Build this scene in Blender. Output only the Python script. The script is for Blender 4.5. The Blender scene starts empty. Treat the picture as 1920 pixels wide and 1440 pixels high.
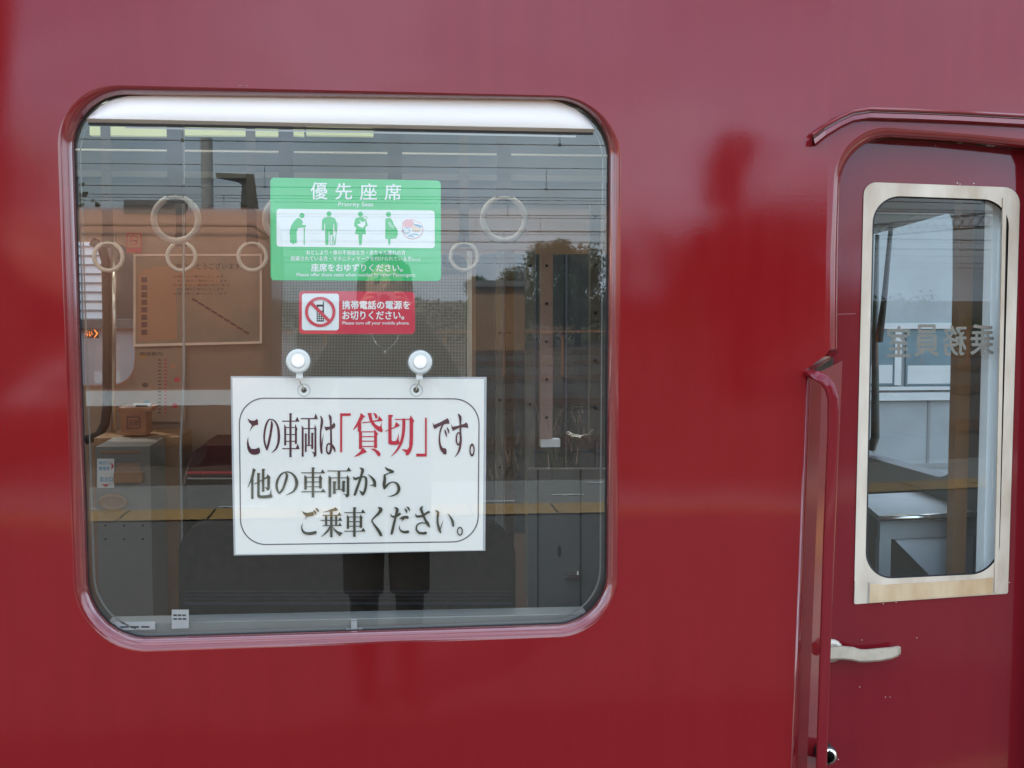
import bpy, bmesh, math, random
from mathutils import Vector, Matrix
from mathutils.geometry import tessellate_polygon
R = math.radians
rnd = random.Random(7)
S = bpy.context.scene
COL = S.collection

# ------------------------------------------------------------------ camera
F = 2340.0                      # focal length in pixels of a 1920 px wide frame
CAM = Vector((0.0, -2.1, 1.5))
PITCH, YAW = 3.91, 5.8
cd = bpy.data.cameras.new('camera'); cam = bpy.data.objects.new('camera', cd); COL.objects.link(cam)
cam.location = CAM; cam.rotation_euler = (R(90 - PITCH), 0, R(-YAW))
cd.sensor_width = 36; cd.lens = F / 1920 * 36; cd.clip_start = 0.01; cd.clip_end = 3000
S.camera = cam
# ------------------------------------------------------------------ sky, sun, exposure
SUN_EL, SUN_AZ = 44, -35        # sun behind the train, a little to the left
w = bpy.data.worlds.new("World"); S.world = w; w.use_nodes = True
nt = w.node_tree; N = nt.nodes; L = nt.links
bg = N['Background']; sky = N.new('ShaderNodeTexSky'); sky.sky_type = 'NISHITA'; sky.sun_disc = False
sky.sun_elevation = R(SUN_EL); sky.sun_rotation = R(SUN_AZ); sky.air_density = 1.2; sky.dust_density = 2.5
tc = N.new('ShaderNodeTexCoord'); mp = N.new('ShaderNodeMapping'); mp.inputs['Scale'].default_value = (1.0, 1.0, 2.6)
nz = N.new('ShaderNodeTexNoise'); nz.inputs['Scale'].default_value = 2.2; nz.inputs['Detail'].default_value = 7; nz.inputs['Roughness'].default_value = .58
rp = N.new('ShaderNodeValToRGB'); rp.color_ramp.elements[0].position = .34; rp.color_ramp.elements[1].position = .62
cr = N.new('ShaderNodeValToRGB')
cr.color_ramp.elements[0].color = (4.6, 5.6, 7.0, 1); cr.color_ramp.elements[1].color = (8.3, 9.2, 10.4, 1)
cr.color_ramp.elements[0].position = .4; cr.color_ramp.elements[1].position = .75
nz2 = N.new('ShaderNodeTexNoise'); nz2.inputs['Scale'].default_value = 3.7; nz2.inputs['Detail'].default_value = 6
mx = N.new('ShaderNodeMix'); mx.data_type = 'RGBA'
L.new(tc.outputs['Generated'], mp.inputs['Vector']); L.new(mp.outputs[0], nz.inputs['Vector']); L.new(mp.outputs[0], nz2.inputs['Vector'])
L.new(nz.outputs[0], rp.inputs[0]); L.new(nz2.outputs[0], cr.inputs[0])
L.new(rp.outputs[0], mx.inputs['Factor']); L.new(sky.outputs[0], mx.inputs['A']); L.new(cr.outputs[0], mx.inputs['B'])
L.new(mx.outputs['Result'], bg.inputs['Color']); bg.inputs['Strength'].default_value = 0.15
sd = bpy.data.lights.new('sun', 'SUN'); sun = bpy.data.objects.new('sun', sd); COL.objects.link(sun)
sd.energy = 3.0; sd.angle = R(3.0); sd.color = (1, .95, .87)
az, el = R(SUN_AZ), R(SUN_EL)
to_sun = Vector((math.sin(az) * math.cos(el), math.cos(az) * math.cos(el), math.sin(el)))
sun.rotation_euler = to_sun.to_track_quat('Z', 'Y').to_euler(); sun.location = (4, 12, 14)
S.view_settings.view_transform = 'Standard'; S.view_settings.look = 'None'
S.view_settings.exposure = 2.0; S.view_settings.gamma = 1.0
S.render.engine = 'CYCLES'
try:
    S.cycles.max_bounces = 10; S.cycles.transparent_max_bounces = 24; S.cycles.use_denoising = True
    S.cycles.sample_clamp_indirect = 6; S.cycles.caustics_reflective = False; S.cycles.caustics_refractive = False
except Exception: pass

# ------------------------------------------------------------------ materials
MATS = {}
def mat(name, col, rough=.5, metal=0., noise=0., nscale=8., col2=None, bump=0., bscale=20., coat=0., spec=.5, emit=0., stretch=(1, 1, 1), detail=4, bdist=.002):
    m = bpy.data.materials.new(name); m.use_nodes = True; MATS[name] = m
    t = m.node_tree; b = t.nodes['Principled BSDF']
    c = (*col, 1)
    b.inputs['Base Color'].default_value = c; b.inputs['Roughness'].default_value = rough; b.inputs['Metallic'].default_value = metal
    b.inputs['Specular IOR Level'].default_value = spec
    if coat: b.inputs['Coat Weight'].default_value = coat; b.inputs['Coat Roughness'].default_value = .06
    if noise or bump:
        g = t.nodes.new('ShaderNodeTexCoord'); q = t.nodes.new('ShaderNodeMapping'); q.inputs['Scale'].default_value = stretch
        t.links.new(g.outputs['Object'], q.inputs[0])
    if noise:
        n = t.nodes.new('ShaderNodeTexNoise'); n.inputs['Scale'].default_value = nscale; n.inputs['Detail'].default_value = detail
        t.links.new(q.outputs[0], n.inputs['Vector'])
        r = t.nodes.new('ShaderNodeValToRGB'); r.color_ramp.elements[0].position = .32; r.color_ramp.elements[1].position = .68
        k = 1 - noise
        r.color_ramp.elements[0].color = (*(col2 or [x * k for x in col]), 1); r.color_ramp.elements[1].color = c
        t.links.new(n.outputs[0], r.inputs[0]); t.links.new(r.outputs[0], b.inputs['Base Color'])
    if bump:
        n = t.nodes.new('ShaderNodeTexNoise'); n.inputs['Scale'].default_value = bscale; n.inputs['Detail'].default_value = 3
        t.links.new(q.outputs[0], n.inputs['Vector'])
        u = t.nodes.new('ShaderNodeBump'); u.inputs['Strength'].default_value = bump; u.inputs['Distance'].default_value = bdist
        t.links.new(n.outputs[0], u.inputs['Height']); t.links.new(u.outputs[0], b.inputs['Normal'])
    if emit:
        b.inputs['Emission Color'].default_value = c; b.inputs['Emission Strength'].default_value = emit
    return m

def glass(name, k=1.6, tint=(.86, .9, .89), base=.02):
    m = bpy.data.materials.new(name); m.use_nodes = True; t = m.node_tree; t.nodes.clear()
    o = t.nodes.new('ShaderNodeOutputMaterial'); x = t.nodes.new('ShaderNodeMixShader'); tr = t.nodes.new('ShaderNodeBsdfTransparent')
    gl = t.nodes.new('ShaderNodeBsdfGlossy'); gl.inputs['Roughness'].default_value = 0.0
    gl.inputs['Color'].default_value = (.90, .97, 1, 1); tr.inputs[0].default_value = (*tint, 1)
    fr = t.nodes.new('ShaderNodeFresnel'); fr.inputs[0].default_value = 1.52
    ma = t.nodes.new('ShaderNodeMath'); ma.operation = 'MULTIPLY_ADD'; ma.inputs[1].default_value = k; ma.inputs[2].default_value = base; ma.use_clamp = True
    t.links.new(fr.outputs[0], ma.inputs[0]); t.links.new(ma.outputs[0], x.inputs[0]); t.links.new(tr.outputs[0], x.inputs[1]); t.links.new(gl.outputs[0], x.inputs[2])
    t.links.new(x.outputs[0], o.inputs[0]); return m

def red_paint(name, col=(.168, .0060, .0075)):
    """glossy coach paint: a slightly buckled sheet (slow waves), orange peel, faint dust streaks"""
    m = bpy.data.materials.new(name); m.use_nodes = True; t = m.node_tree; b = t.nodes['Principled BSDF']
    g = t.nodes.new('ShaderNodeTexCoord')
    n1 = t.nodes.new('ShaderNodeTexNoise'); n1.inputs['Scale'].default_value = 2.3; n1.inputs['Detail'].default_value = 1
    n2 = t.nodes.new('ShaderNodeTexNoise'); n2.inputs['Scale'].default_value = 160; n2.inputs['Detail'].default_value = 2
    n3 = t.nodes.new('ShaderNodeTexNoise'); n3.inputs['Scale'].default_value = 5; n3.inputs['Detail'].default_value = 8; n3.inputs['Roughness'].default_value = .7
    mq = t.nodes.new('ShaderNodeMapping'); mq.inputs['Scale'].default_value = (5, 5, .6)
    t.links.new(g.outputs['Object'], mq.inputs[0]); t.links.new(mq.outputs[0], n3.inputs['Vector'])
    for n in (n1, n2): t.links.new(g.outputs['Object'], n.inputs['Vector'])
    b1 = t.nodes.new('ShaderNodeBump'); b1.inputs['Strength'].default_value = .5; b1.inputs['Distance'].default_value = .018
    b2 = t.nodes.new('ShaderNodeBump'); b2.inputs['Strength'].default_value = .07; b2.inputs['Distance'].default_value = .0004
    t.links.new(n1.outputs[0], b1.inputs['Height']); t.links.new(n2.outputs[0], b2.inputs['Height']); t.links.new(b1.outputs[0], b2.inputs['Normal'])
    t.links.new(b2.outputs[0], b.inputs['Normal'])
    r = t.nodes.new('ShaderNodeValToRGB'); r.color_ramp.elements[0].color = (*[c * .95 for c in col], 1); r.color_ramp.elements[1].color = (*[c * 1.04 + .0012 for c in col], 1)
    r.color_ramp.elements[0].position = .3; r.color_ramp.elements[1].position = .7
    t.links.new(n3.outputs[0], r.inputs[0]); t.links.new(r.outputs[0], b.inputs['Base Color'])
    rr = t.nodes.new('ShaderNodeMapRange'); rr.inputs['To Min'].default_value = .045; rr.inputs['To Max'].default_value = .11
    t.links.new(n3.outputs[0], rr.inputs[0]); t.links.new(rr.outputs[0], b.inputs['Roughness'])
    b.inputs['Specular Tint'].default_value = (.78, .84, 1, 1); b.inputs['Specular IOR Level'].default_value = .30
    b.inputs['Coat Weight'].default_value = .12; b.inputs['Coat Roughness'].default_value = .05
    return m

def screen_mat(name):
    m = bpy.data.materials.new(name); m.use_nodes = True; t = m.node_tree; t.nodes.clear()
    o = t.nodes.new('ShaderNodeOutputMaterial'); x = t.nodes.new('ShaderNodeMixShader'); tr = t.nodes.new('ShaderNodeBsdfTransparent')
    d = t.nodes.new('ShaderNodeBsdfDiffuse'); d.inputs[0].default_value = (.6, .6, .57, 1)
    g = t.nodes.new('ShaderNodeTexCoord'); s = t.nodes.new('ShaderNodeSeparateXYZ'); t.links.new(g.outputs['Object'], s.inputs[0])
    fs = []
    for ax in ('X', 'Z'):
        a = t.nodes.new('ShaderNodeMath'); a.operation = 'MULTIPLY'; a.inputs[1].default_value = 1 / .0056
        f = t.nodes.new('ShaderNodeMath'); f.operation = 'FRACT'; c = t.nodes.new('ShaderNodeMath'); c.operation = 'LESS_THAN'; c.inputs[1].default_value = .36
        t.links.new(s.outputs[ax], a.inputs[0]); t.links.new(a.outputs[0], f.inputs[0]); t.links.new(f.outputs[0], c.inputs[0]); fs.append(c)
    mm = t.nodes.new('ShaderNodeMath'); mm.operation = 'MAXIMUM'
    t.links.new(fs[0].outputs[0], mm.inputs[0]); t.links.new(fs[1].outputs[0], mm.inputs[1])
    t.links.new(mm.outputs[0], x.inputs[0]); t.links.new(tr.outputs[0], x.inputs[1]); t.links.new(d.outputs[0], x.inputs[2]); t.links.new(x.outputs[0], o.inputs[0])
    return m

M = {}
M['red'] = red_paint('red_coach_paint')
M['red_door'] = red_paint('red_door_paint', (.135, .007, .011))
M['rim'] = mat('rim_paint', (.15, .008, .011), .12, noise=.15, nscale=30, spec=.6, coat=.3)
M['black_rubber'] = mat('black_rubber', (.012, .012, .014), .55, noise=.3, nscale=60)
M['alu'] = mat('weathered_aluminium', (.55, .49, .40), .45, .2, noise=.25, nscale=18, col2=(.36, .29, .21), stretch=(1, 1, .35), bump=.15, bscale=90, detail=9)
M['stain'] = mat('stained_aluminium', (.50, .39, .25), .45, .15, noise=.35, nscale=22, col2=(.37, .25, .13), stretch=(1, 1, .4), bump=.15, bscale=90, detail=9)
M['sash'] = mat('sash_aluminium', (.88, .86, .82), .5, .0, noise=.06, nscale=12, stretch=(.3, 1, 1), bump=.05, bscale=60)
M['desk'] = mat('desk_grey', (.40, .41, .40), .5, noise=.15, nscale=10)
M['scratch'] = mat('bare_scratch', (.22, .06, .07), .5, noise=.1, nscale=60)
M['chrome'] = mat('polished_metal', (.82, .79, .72), .22, .9, noise=.12, nscale=30)
M['dull_metal'] = mat('dull_metal', (.46, .41, .33), .42, .4, noise=.22, nscale=40, bump=.1, bscale=120)
M['steel'] = mat('grey_steel', (.42, .44, .44), .38, .5, noise=.12, nscale=10)
M['glass'] = glass('window_glass', 1.15, (.82, .83, .805), .010)
M['glass_door'] = glass('crew_door_glass', .55, (.86, .92, .92), .004)
M['glass_plain'] = glass('opposite_glass', .8, (.9, .93, .92), .0)
M['lining'] = mat('cream_lining', (.37, .255, .19), .45, noise=.12, nscale=5)
M['lining_grey'] = mat('grey_lining', (.20, .20, .185), .6, spec=.2, noise=.12, nscale=6)
M['cove_shade'] = mat('cove_shade_grey', (.065, .07, .075), .5, noise=.1, nscale=5)  # cove colour darkened to stand in for shade up there
M['ceiling'] = mat('ceiling_panel', (.45, .46, .46), .5, noise=.06, nscale=5)
M['floor'] = mat('car_floor', (.36, .34, .30), .5, noise=.2, nscale=20)
M['brown_post'] = mat('brown_post_paint', (.36, .20, .10), .35, noise=.15, nscale=12)
M['dark_bronze'] = mat('dark_bronze_post', (.10, .065, .045), .4, noise=.15, nscale=12)
M['mauve_post'] = mat('mauve_post', (.36, .25, .22), .4, noise=.12, nscale=14)
M['seat'] = mat('maroon_moquette', (.10, .028, .026), .9, noise=.35, nscale=200)
M['seat_dark'] = mat('dark_seat_back', (.024, .019, .014), .8, spec=.08, noise=.3, nscale=60)
M['ring'] = mat('ivory_plastic', (.84, .82, .76), .35, noise=.05, nscale=20)
M['strap'] = mat('grey_strap', (.10, .085, .075), .7, noise=.2, nscale=80)
M['white_vinyl'] = mat('white_vinyl', (.80, .82, .82), .4, noise=.03, nscale=30)
M['green_vinyl'] = mat('green_vinyl', (.035, .50, .155), .4, noise=.06, nscale=30)
M['red_vinyl'] = mat('red_vinyl', (.62, .035, .065), .35, noise=.06, nscale=30)
M['black_ink'] = mat('black_ink', (.012, .012, .018), .5, noise=.2, nscale=60)
M['pink_vinyl'] = mat('pink_vinyl', (.80, .42, .45), .5, noise=.05, nscale=60)
M['peach_vinyl'] = mat('peach_vinyl', (.82, .62, .5), .5, noise=.05, nscale=60)
M['blue_vinyl'] = mat('blue_vinyl', (.08, .38, .62), .5, noise=.05, nscale=60)
M['paper'] = mat('white_paper', (.91, .885, .84), .45, noise=.025, nscale=9)
M['film'] = mat('laminate_film', (.50, .52, .54), .2, noise=.1, nscale=40)
M['maroon_ink'] = mat('maroon_ink', (.085, .018, .03), .5, noise=.1, nscale=60)
M['red_ink'] = mat('red_ink', (.62, .025, .05), .5, noise=.1, nscale=60)
M['olive_ink'] = mat('olive_ink', (.062, .06, .036), .5, noise=.1, nscale=60)
M['line_ink'] = mat('grey_line_ink', (.13, .12, .14), .5, noise=.1, nscale=60)
M['cup'] = mat('white_suction_rubber', (.86, .86, .84), .3, noise=.04, nscale=30)
M['clear'] = mat('clear_plastic', (.42, .45, .45), .15, noise=.1, nscale=60)
M['tan_letter'] = mat('tan_vinyl_letters', (.19, .16, .13), .5, noise=.08, nscale=60)
M['poster'] = mat('poster_print', (.42, .27, .19), .5, noise=.35, nscale=7, col2=(.22, .2, .16))
M['poster_salmon'] = mat('poster_salmon', (.5, .25, .15), .5, noise=.1, nscale=9)
M['brass'] = mat('poster_frame_metal', (.85, .70, .60), .35, .3, noise=.1, nscale=20)
M['sheet'] = mat('map_sheet', (.36, .25, .19), .5, noise=.1, nscale=9)
M['label_grey'] = mat('grey_label', (.42, .42, .42), .5, noise=.05, nscale=30)
M['machine'] = mat('machine_grey', (.22, .21, .19), .45, noise=.08, nscale=9)
M['box_wood'] = mat('varnished_wood', (.40, .16, .07), .4, noise=.3, nscale=14, stretch=(1, 1, 6))
M['tube_light'] = mat('lamp_cover', (.46, .52, .27), .4, noise=.05, nscale=5, emit=.16)
M['fill_tube'] = mat('interior_fill_tube', (1, .97, .88), .4, noise=.02, nscale=5, emit=2.0)  # glow for the unseen fill tubes added inside the car
M['asphalt'] = mat('platform_asphalt', (.092, .083, .068), .85, noise=.55, nscale=160, bump=.4, bscale=240, bdist=.004, detail=6)
M['slab'] = mat('concrete_edging', (.24, .225, .19), .8, noise=.22, nscale=14, bump=.2, bscale=60)
M['yellow'] = mat('tactile_yellow', (.46, .26, .06), .6, noise=.18, nscale=30)
M['white_line'] = mat('white_line_paint', (.72, .70, .64), .6, noise=.12, nscale=40)
M['ballast'] = mat('rust_ballast', (.115, .08, .055), .95, noise=.55, nscale=10, bump=.8, bscale=22, bdist=.05, detail=8)
M['sleeper'] = mat('sleeper_timber', (.07, .055, .045), .9, noise=.35, nscale=14)
M['rail'] = mat('rusty_rail', (.16, .085, .05), .6, .2, noise=.4, nscale=20)
M['concrete'] = mat('pole_concrete', (.30, .30, .28), .8, noise=.15, nscale=9)
M['wire'] = mat('dark_wire', (.02, .02, .022), .6, noise=.2, nscale=9)
M['leaf'] = mat('leaf_green', (.05, .105, .018), .7, noise=.6, nscale=1.6)
M['leaf_dry'] = mat('leaf_olive', (.10, .095, .03), .75, noise=.6, nscale=1.6)
M['bark'] = mat('bark', (.09, .065, .045), .9, noise=.4, nscale=12)
M['far_train'] = mat('orange_brown_paint', (.57, .26, .155), .3, noise=.12, nscale=3, coat=.4)
M['roof_grey'] = mat('roof_grey', (.17, .165, .16), .6, noise=.15, nscale=4)
M['dark_glass'] = mat('dark_glass', (.02, .024, .026), .08, noise=.2, nscale=4)
M['pale_wall'] = mat('pale_wall', (.60, .61, .60), .6, noise=.08, nscale=3)
M['far_wall'] = mat('weathered_grey_cladding', (.20, .225, .225), .6, noise=.14, nscale=3)
M['far_trim'] = mat('pale_trim', (.34, .36, .35), .5, noise=.1, nscale=4)
M['white_car'] = mat('white_car_paint', (.66, .69, .70), .35, noise=.06, nscale=4)
M['teal'] = mat('teal_panel', (.12, .25, .30), .35, noise=.3, nscale=5)
M['teal_far'] = mat('teal_pane', (.075, .13, .15), .3, noise=.3, nscale=5)
M['far_line'] = mat('cladding_joint', (.13, .14, .14), .6, noise=.1, nscale=5)
M['dark_green'] = mat('dark_green_paint', (.03, .04, .035), .5, noise=.2, nscale=8)
M['backing'] = mat('dark_backing_boards', (.016, .016, .012), .9, noise=.6, nscale=6)  # boards of the added backing behind the opposite windows
M['cloth'] = mat('black_cloth', (.012, .011, .012), .9, noise=.3, nscale=60)
M['skin'] = mat('skin', (.52, .29, .2), .5, noise=.08, nscale=40)
M['hair'] = mat('dark_brown_hair', (.03, .018, .012), .5, noise=.3, nscale=60)
M['silver'] = mat('silver_plastic', (.55, .55, .56), .3, .4, noise=.06, nscale=40)
M['necklace'] = mat('silver_chain', (.8, .8, .78), .25, .8, noise=.1, nscale=60)
M['mesh'] = screen_mat('woven_mesh_screen')
M['orange_led'] = mat('orange_led', (1.0, .25, .05), .5, noise=.05, nscale=20, emit=.5)

t = M['asphalt'].node_tree; b_ = t.nodes['Principled BSDF']; src = b_.inputs['Base Color'].links[0].from_socket
vo = t.nodes.new('ShaderNodeTexVoronoi'); vo.inputs['Scale'].default_value = 26; gc = t.nodes.new('ShaderNodeTexCoord'); t.links.new(gc.outputs['Object'], vo.inputs['Vector'])
lt = t.nodes.new('ShaderNodeMath'); lt.operation = 'LESS_THAN'; lt.inputs[1].default_value = .16; t.links.new(vo.outputs['Distance'], lt.inputs[0])
mg = t.nodes.new('ShaderNodeMix'); mg.data_type = 'RGBA'; mg.inputs['B'].default_value = (.24, .22, .18, 1); t.links.new(lt.outputs[0], mg.inputs['Factor']); t.links.new(src, mg.inputs['A']); t.links.new(mg.outputs['Result'], b_.inputs['Base Color'])

# ------------------------------------------------------------------ helpers: pixels of the photograph to points on real planes
ROT = (Matrix.Rotation(R(-YAW), 3, 'Z') @ Matrix.Rotation(R(90 - PITCH), 3, 'X'))
def ray(px, py): return ROT @ Vector(((px - 960) / F, (720 - py) / F, -1.0))
def Um(px, py, d=0.):                       # plane y = d, parallel to the train's side
    r = ray(px, py); return CAM + r * ((d - CAM.y) / r.y)
CREASE = Um(1545, 720).x
TAPER = 5.0
DN = Vector((-math.sin(R(TAPER)), math.cos(R(TAPER)), 0))     # into the train, normal of the tapered end
D0 = Vector((CREASE, 0, 0))
def crease_px(py):                          # pixel column of the bend at a pixel row
    x = 1545.
    for _ in range(30): x += (CREASE - Um(x, py).x) * 900
    return x
def Ud(px, py, d=0.):                       # tapered end of the side, d metres behind its skin
    r = ray(px, py); return CAM + r * (((D0 + DN * d) - CAM).dot(DN) / r.dot(DN))
def Ux(px, py, X):                          # plane x = X
    r = ray(px, py); return CAM + r * ((X - CAM.x) / r.x)
def Uz(px, py, Z):
    r = ray(px, py); return CAM + r * ((Z - CAM.z) / r.z)
def Mir(px, py, D):                         # where a thing seen mirrored in the glass stands: D metres of path
    r = ray(px, py); t = D / r.y; p = CAM + r * t; return Vector((p.x, -p.y, p.z))

class MB:
    def __init__(s): s.v = []; s.f = []; s.m = []; s.mats = []; s.sm = []
    def mi(s, m):
        if m not in s.mats: s.mats.append(m)
        return s.mats.index(m)
    def add(s, vs, fs, m, smooth=False):
        o = len(s.v); s.v += [tuple(p) for p in vs]; i = s.mi(m)
        for f in fs: s.f.append([o + k for k in f]); s.m.append(i); s.sm.append(smooth)
        return s
    def poly(s, pts, m): return s.add(pts, [list(range(len(pts)))], m)
    def box(s, c, d, m, rz=0):
        cx, cy, cz = c; a, b, h = d[0] / 2, d[1] / 2, d[2] / 2; ca, sa = math.cos(rz), math.sin(rz)
        vs = []
        for z in (-h, h):
            for x, y in ((-a, -b), (a, -b), (a, b), (-a, b)): vs.append((cx + x * ca - y * sa, cy + x * sa + y * ca, cz + z))
        return s.add(vs, [(3, 2, 1, 0), (4, 5, 6, 7), (0, 1, 5, 4), (1, 2, 6, 5), (2, 3, 7, 6), (3, 0, 4, 7)], m)
    def span(s, x0, x1, y0, y1, z0, z1, m): return s.box(((x0 + x1) / 2, (y0 + y1) / 2, (z0 + z1) / 2), (abs(x1 - x0), abs(y1 - y0), abs(z1 - z0)), m)
    def prism(s, pts, ext, m, smooth=False):
        n = len(pts); e = Vector(ext); vs = [Vector(p) for p in pts]; vs = vs + [p + e for p in vs]
        s.add(vs, [list(range(n))[::-1], list(range(n, 2 * n))], m)
        return s.add(vs, [(k, (k + 1) % n, n + (k + 1) % n, n + k) for k in range(n)], m, smooth)
    def loft(s, rings, m, closed=True, caps=False, smooth=True):
        n = len(rings[0]); vs = [p for r in rings for p in r]; fs = []
        for i in range(len(rings) - 1):
            for k in range(n if closed else n - 1):
                fs.append((i * n + k, i * n + (k + 1) % n, (i + 1) * n + (k + 1) % n, (i + 1) * n + k))
        s.add(vs, fs, m, smooth)
        if caps: s.add(rings[0], [list(range(n))[::-1]], m); s.add(rings[-1], [list(range(n))], m)
        return s
    def tube(s, path, r, m, n=10, caps=True):
        path = [Vector(p) for p in path]; rs = r if isinstance(r, (list, tuple)) else [r] * len(path); rings = []
        up = None
        for i, p in enumerate(path):
            t = (path[min(i + 1, len(path) - 1)] - path[max(i - 1, 0)]).normalized()
            if up is None:
                up = Vector((0, 0, 1)) if abs(t.z) < .9 else Vector((1, 0, 0))
            a = t.cross(up).normalized(); b = a.cross(t).normalized(); up = b
            rings.append([p + (a * math.cos(2 * math.pi * k / n) + b * math.sin(2 * math.pi * k / n)) * rs[i] for k in range(n)])
        return s.loft(rings, m, True, caps)
    def holed(s, outer, holes, U, m):
        """flat sheet with holes; outlines in pixel space, U places them"""
        loops = [[Vector((x, y, 0)) for x, y in l] for l in [outer] + holes]
        flat = [p for l in loops for p in l]
        return s.add([U(p.x, p.y) for p in flat], [tuple(t) for t in tessellate_polygon(loops)], m)
    def build(s, name, parent=None):
        me = bpy.data.meshes.new(name); me.from_pydata(s.v, [], s.f)
        for m in s.mats: me.materials.append(m)
        me.polygons.foreach_set('material_index', s.m); me.polygons.foreach_set('use_smooth', s.sm); me.update()
        bm = bmesh.new(); bm.from_mesh(me); bmesh.ops.remove_doubles(bm, verts=bm.verts, dist=1e-6); 
        bm.to_mesh(me); bm.free()
        o = bpy.data.objects.new(name, me); COL.objects.link(o)
        if parent is not None:
            o.parent = parent; o.matrix_parent_inverse = parent.matrix_basis.inverted()
        return o
def tag(o, label=None, cat=None, group=None, kind=None):
    if label: o['label'] = label
    if cat: o['category'] = cat
    if group: o['group'] = group
    if kind: o['kind'] = kind
    return o
def thing(name, label, cat, loc=(0, 0, 0), group=None):
    o = bpy.data.objects.new(name, None); COL.objects.link(o); o.location = loc; o.empty_display_size = .1
    return tag(o, label, cat, group)
def copy_tree(o, parent=None):
    c = o.copy(); COL.objects.link(c)
    if parent is not None: c.parent = parent
    for ch in list(o.children): copy_tree(ch, c)
    return c
def rrect(q, r, n=10):
    """rounded quad: q = four corners (TL,TR,BR,BL) in pixels, r = radius or four radii"""
    rs = r if isinstance(r, (list, tuple)) else [r] * 4; out = []
    for i in range(4):
        p = Vector(q[i]); a = (Vector(q[i - 1]) - p).normalized(); b = (Vector(q[(i + 1) % 4]) - p).normalized()
        p0 = p + a * rs[i]; p2 = p + b * rs[i]
        for k in range(n + 1):
            t = k / n; u = 1 - t
            # rational quadratic: a true circular corner
            w_ = .7071; d = u * u + 2 * w_ * u * t + t * t
            out.append(tuple((p0 * u * u + p * (2 * w_ * u * t) + p2 * t * t) / d))
    return out
def ell(cx, cy, rx, ry, n=28): return [(cx + rx * math.cos(2 * math.pi * k / n), cy + ry * math.sin(2 * math.pi * k / n)) for k in range(n)]
def line_poly(p, q, w_):
    p, q = Vector(p), Vector(q); d = (q - p).normalized(); nn = Vector((-d.y, d.x)) * w_ / 2
    return [tuple(p + nn), tuple(q + nn), tuple(q - nn), tuple(p - nn)]
def stroke(pts, sub=6):
    """brush stroke: (x, y, width) knots, smoothed, rounded at wide ends -> closed outline"""
    P = [Vector(p) for p in pts]; c = []
    for i in range(len(P) - 1):
        p0 = P[i - 1] if i else P[i] * 2 - P[i + 1]; p1, p2 = P[i], P[i + 1]; p3 = P[i + 2] if i + 2 < len(P) else p2 * 2 - p1
        for k in range(sub):
            t = k / sub
            c.append(.5 * ((2 * p1) + (p2 - p0) * t + (2 * p0 - 5 * p1 + 4 * p2 - p3) * t * t + (3 * p1 - p0 - 3 * p2 + p3) * t ** 3))
    c.append(P[-1])
    quads = []; Lp, Rp = [], []
    for i, p in enumerate(c):
        a, b = c[max(i - 1, 0)], c[min(i + 1, len(c) - 1)]
        d = Vector((b.x - a.x, b.y - a.y)).normalized(); n = Vector((-d.y, d.x)) * max(p.z, 2) / 2
        Lp.append((p.x + n.x, p.y + n.y)); Rp.append((p.x - n.x, p.y - n.y))
    return Lp, Rp

# writing from the built-in typeface, mapped into a pixel box (TL, TR, BR, BL corners) on a plane
_tx = {}
def glyphs(body, bold=0.):
    if (body, bold) in _tx: return _tx[(body, bold)]
    c = bpy.data.curves.new('writing', 'FONT'); c.body = body; c.offset = bold; c.resolution_u = 3
    o = bpy.data.objects.new('writing', c); COL.objects.link(o)
    me = bpy.data.meshes.new_from_object(o.evaluated_get(bpy.context.evaluated_depsgraph_get()))
    vs = [v.co.copy() for v in me.vertices]; fs = [tuple(p.vertices) for p in me.polygons]
    bpy.data.objects.remove(o); bpy.data.curves.remove(c); bpy.data.meshes.remove(me)
    _tx[(body, bold)] = (vs, fs); return vs, fs
def write(mb, body, q, U, m, bold=0., mirror=False):
    vs, fs = glyphs(body)
    x0, x1 = min(v.x for v in vs), max(v.x for v in vs); y0, y1 = min(v.y for v in vs), max(v.y for v in vs)
    q = [Vector(p) for p in q]; out = []
    for v in vs:
        s = (v.x - x0) / (x1 - x0); t = (y1 - v.y) / (y1 - y0)
        if mirror: s = 1 - s
        p = (q[0] * (1 - s) + q[1] * s) * (1 - t) + (q[3] * (1 - s) + q[2] * s) * t
        out.append(U(p.x, p.y))
    if not bold: mb.add(out, fs, m); return
    e = (U(q[1].x, q[1].y) - U(q[0].x, q[0].y)).normalized() * ((out and (U(q[3].x, q[3].y) - U(q[0].x, q[0].y)).length) or 0) * bold
    for k, (dx, dz) in enumerate(((-1, 0), (1, 0), (0, .8), (0, -.8))): mb.add([p + e * dx + Vector((0, -.00002 * k, e.length * dz)) for p in out], fs, m)
def bx(x0, y0, x1, y1, s=0.): return [(x0, y0), (x1, y0 + s), (x1, y1 + s), (x0, y1)]

# =================================================================== THE TRAIN CAR
car = thing('train_car', 'dark red railway carriage with a big rounded window and a narrow crew door', 'train', (0, 0, 0))
# --- outer skin with the window opening; pressed rim round the window
W_OUT = rrect([(104, 157), (1166, 182), (1158, 1191), (143, 1227)], [118, 122, 112, 135], 14)
W_IN = rrect([(136, 177), (1142, 189), (1136, 1167), (169, 1198)], [104, 104, 92, 112], 14)
W2 = rrect([(-1330, 160), (-230, 160), (-230, 1220), (-1330, 1220)], 118, 10)
b = MB()
left_edge = [(crease_px(-900), -900), (crease_px(668), 668), (1512, 692), (1483, 1440), (1440, 2600)]
b.holed([(-6200, -900)] + left_edge + [(-6200, 2600)], [W_OUT, W2], lambda x, y: Um(x, y), M['red'])
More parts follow.
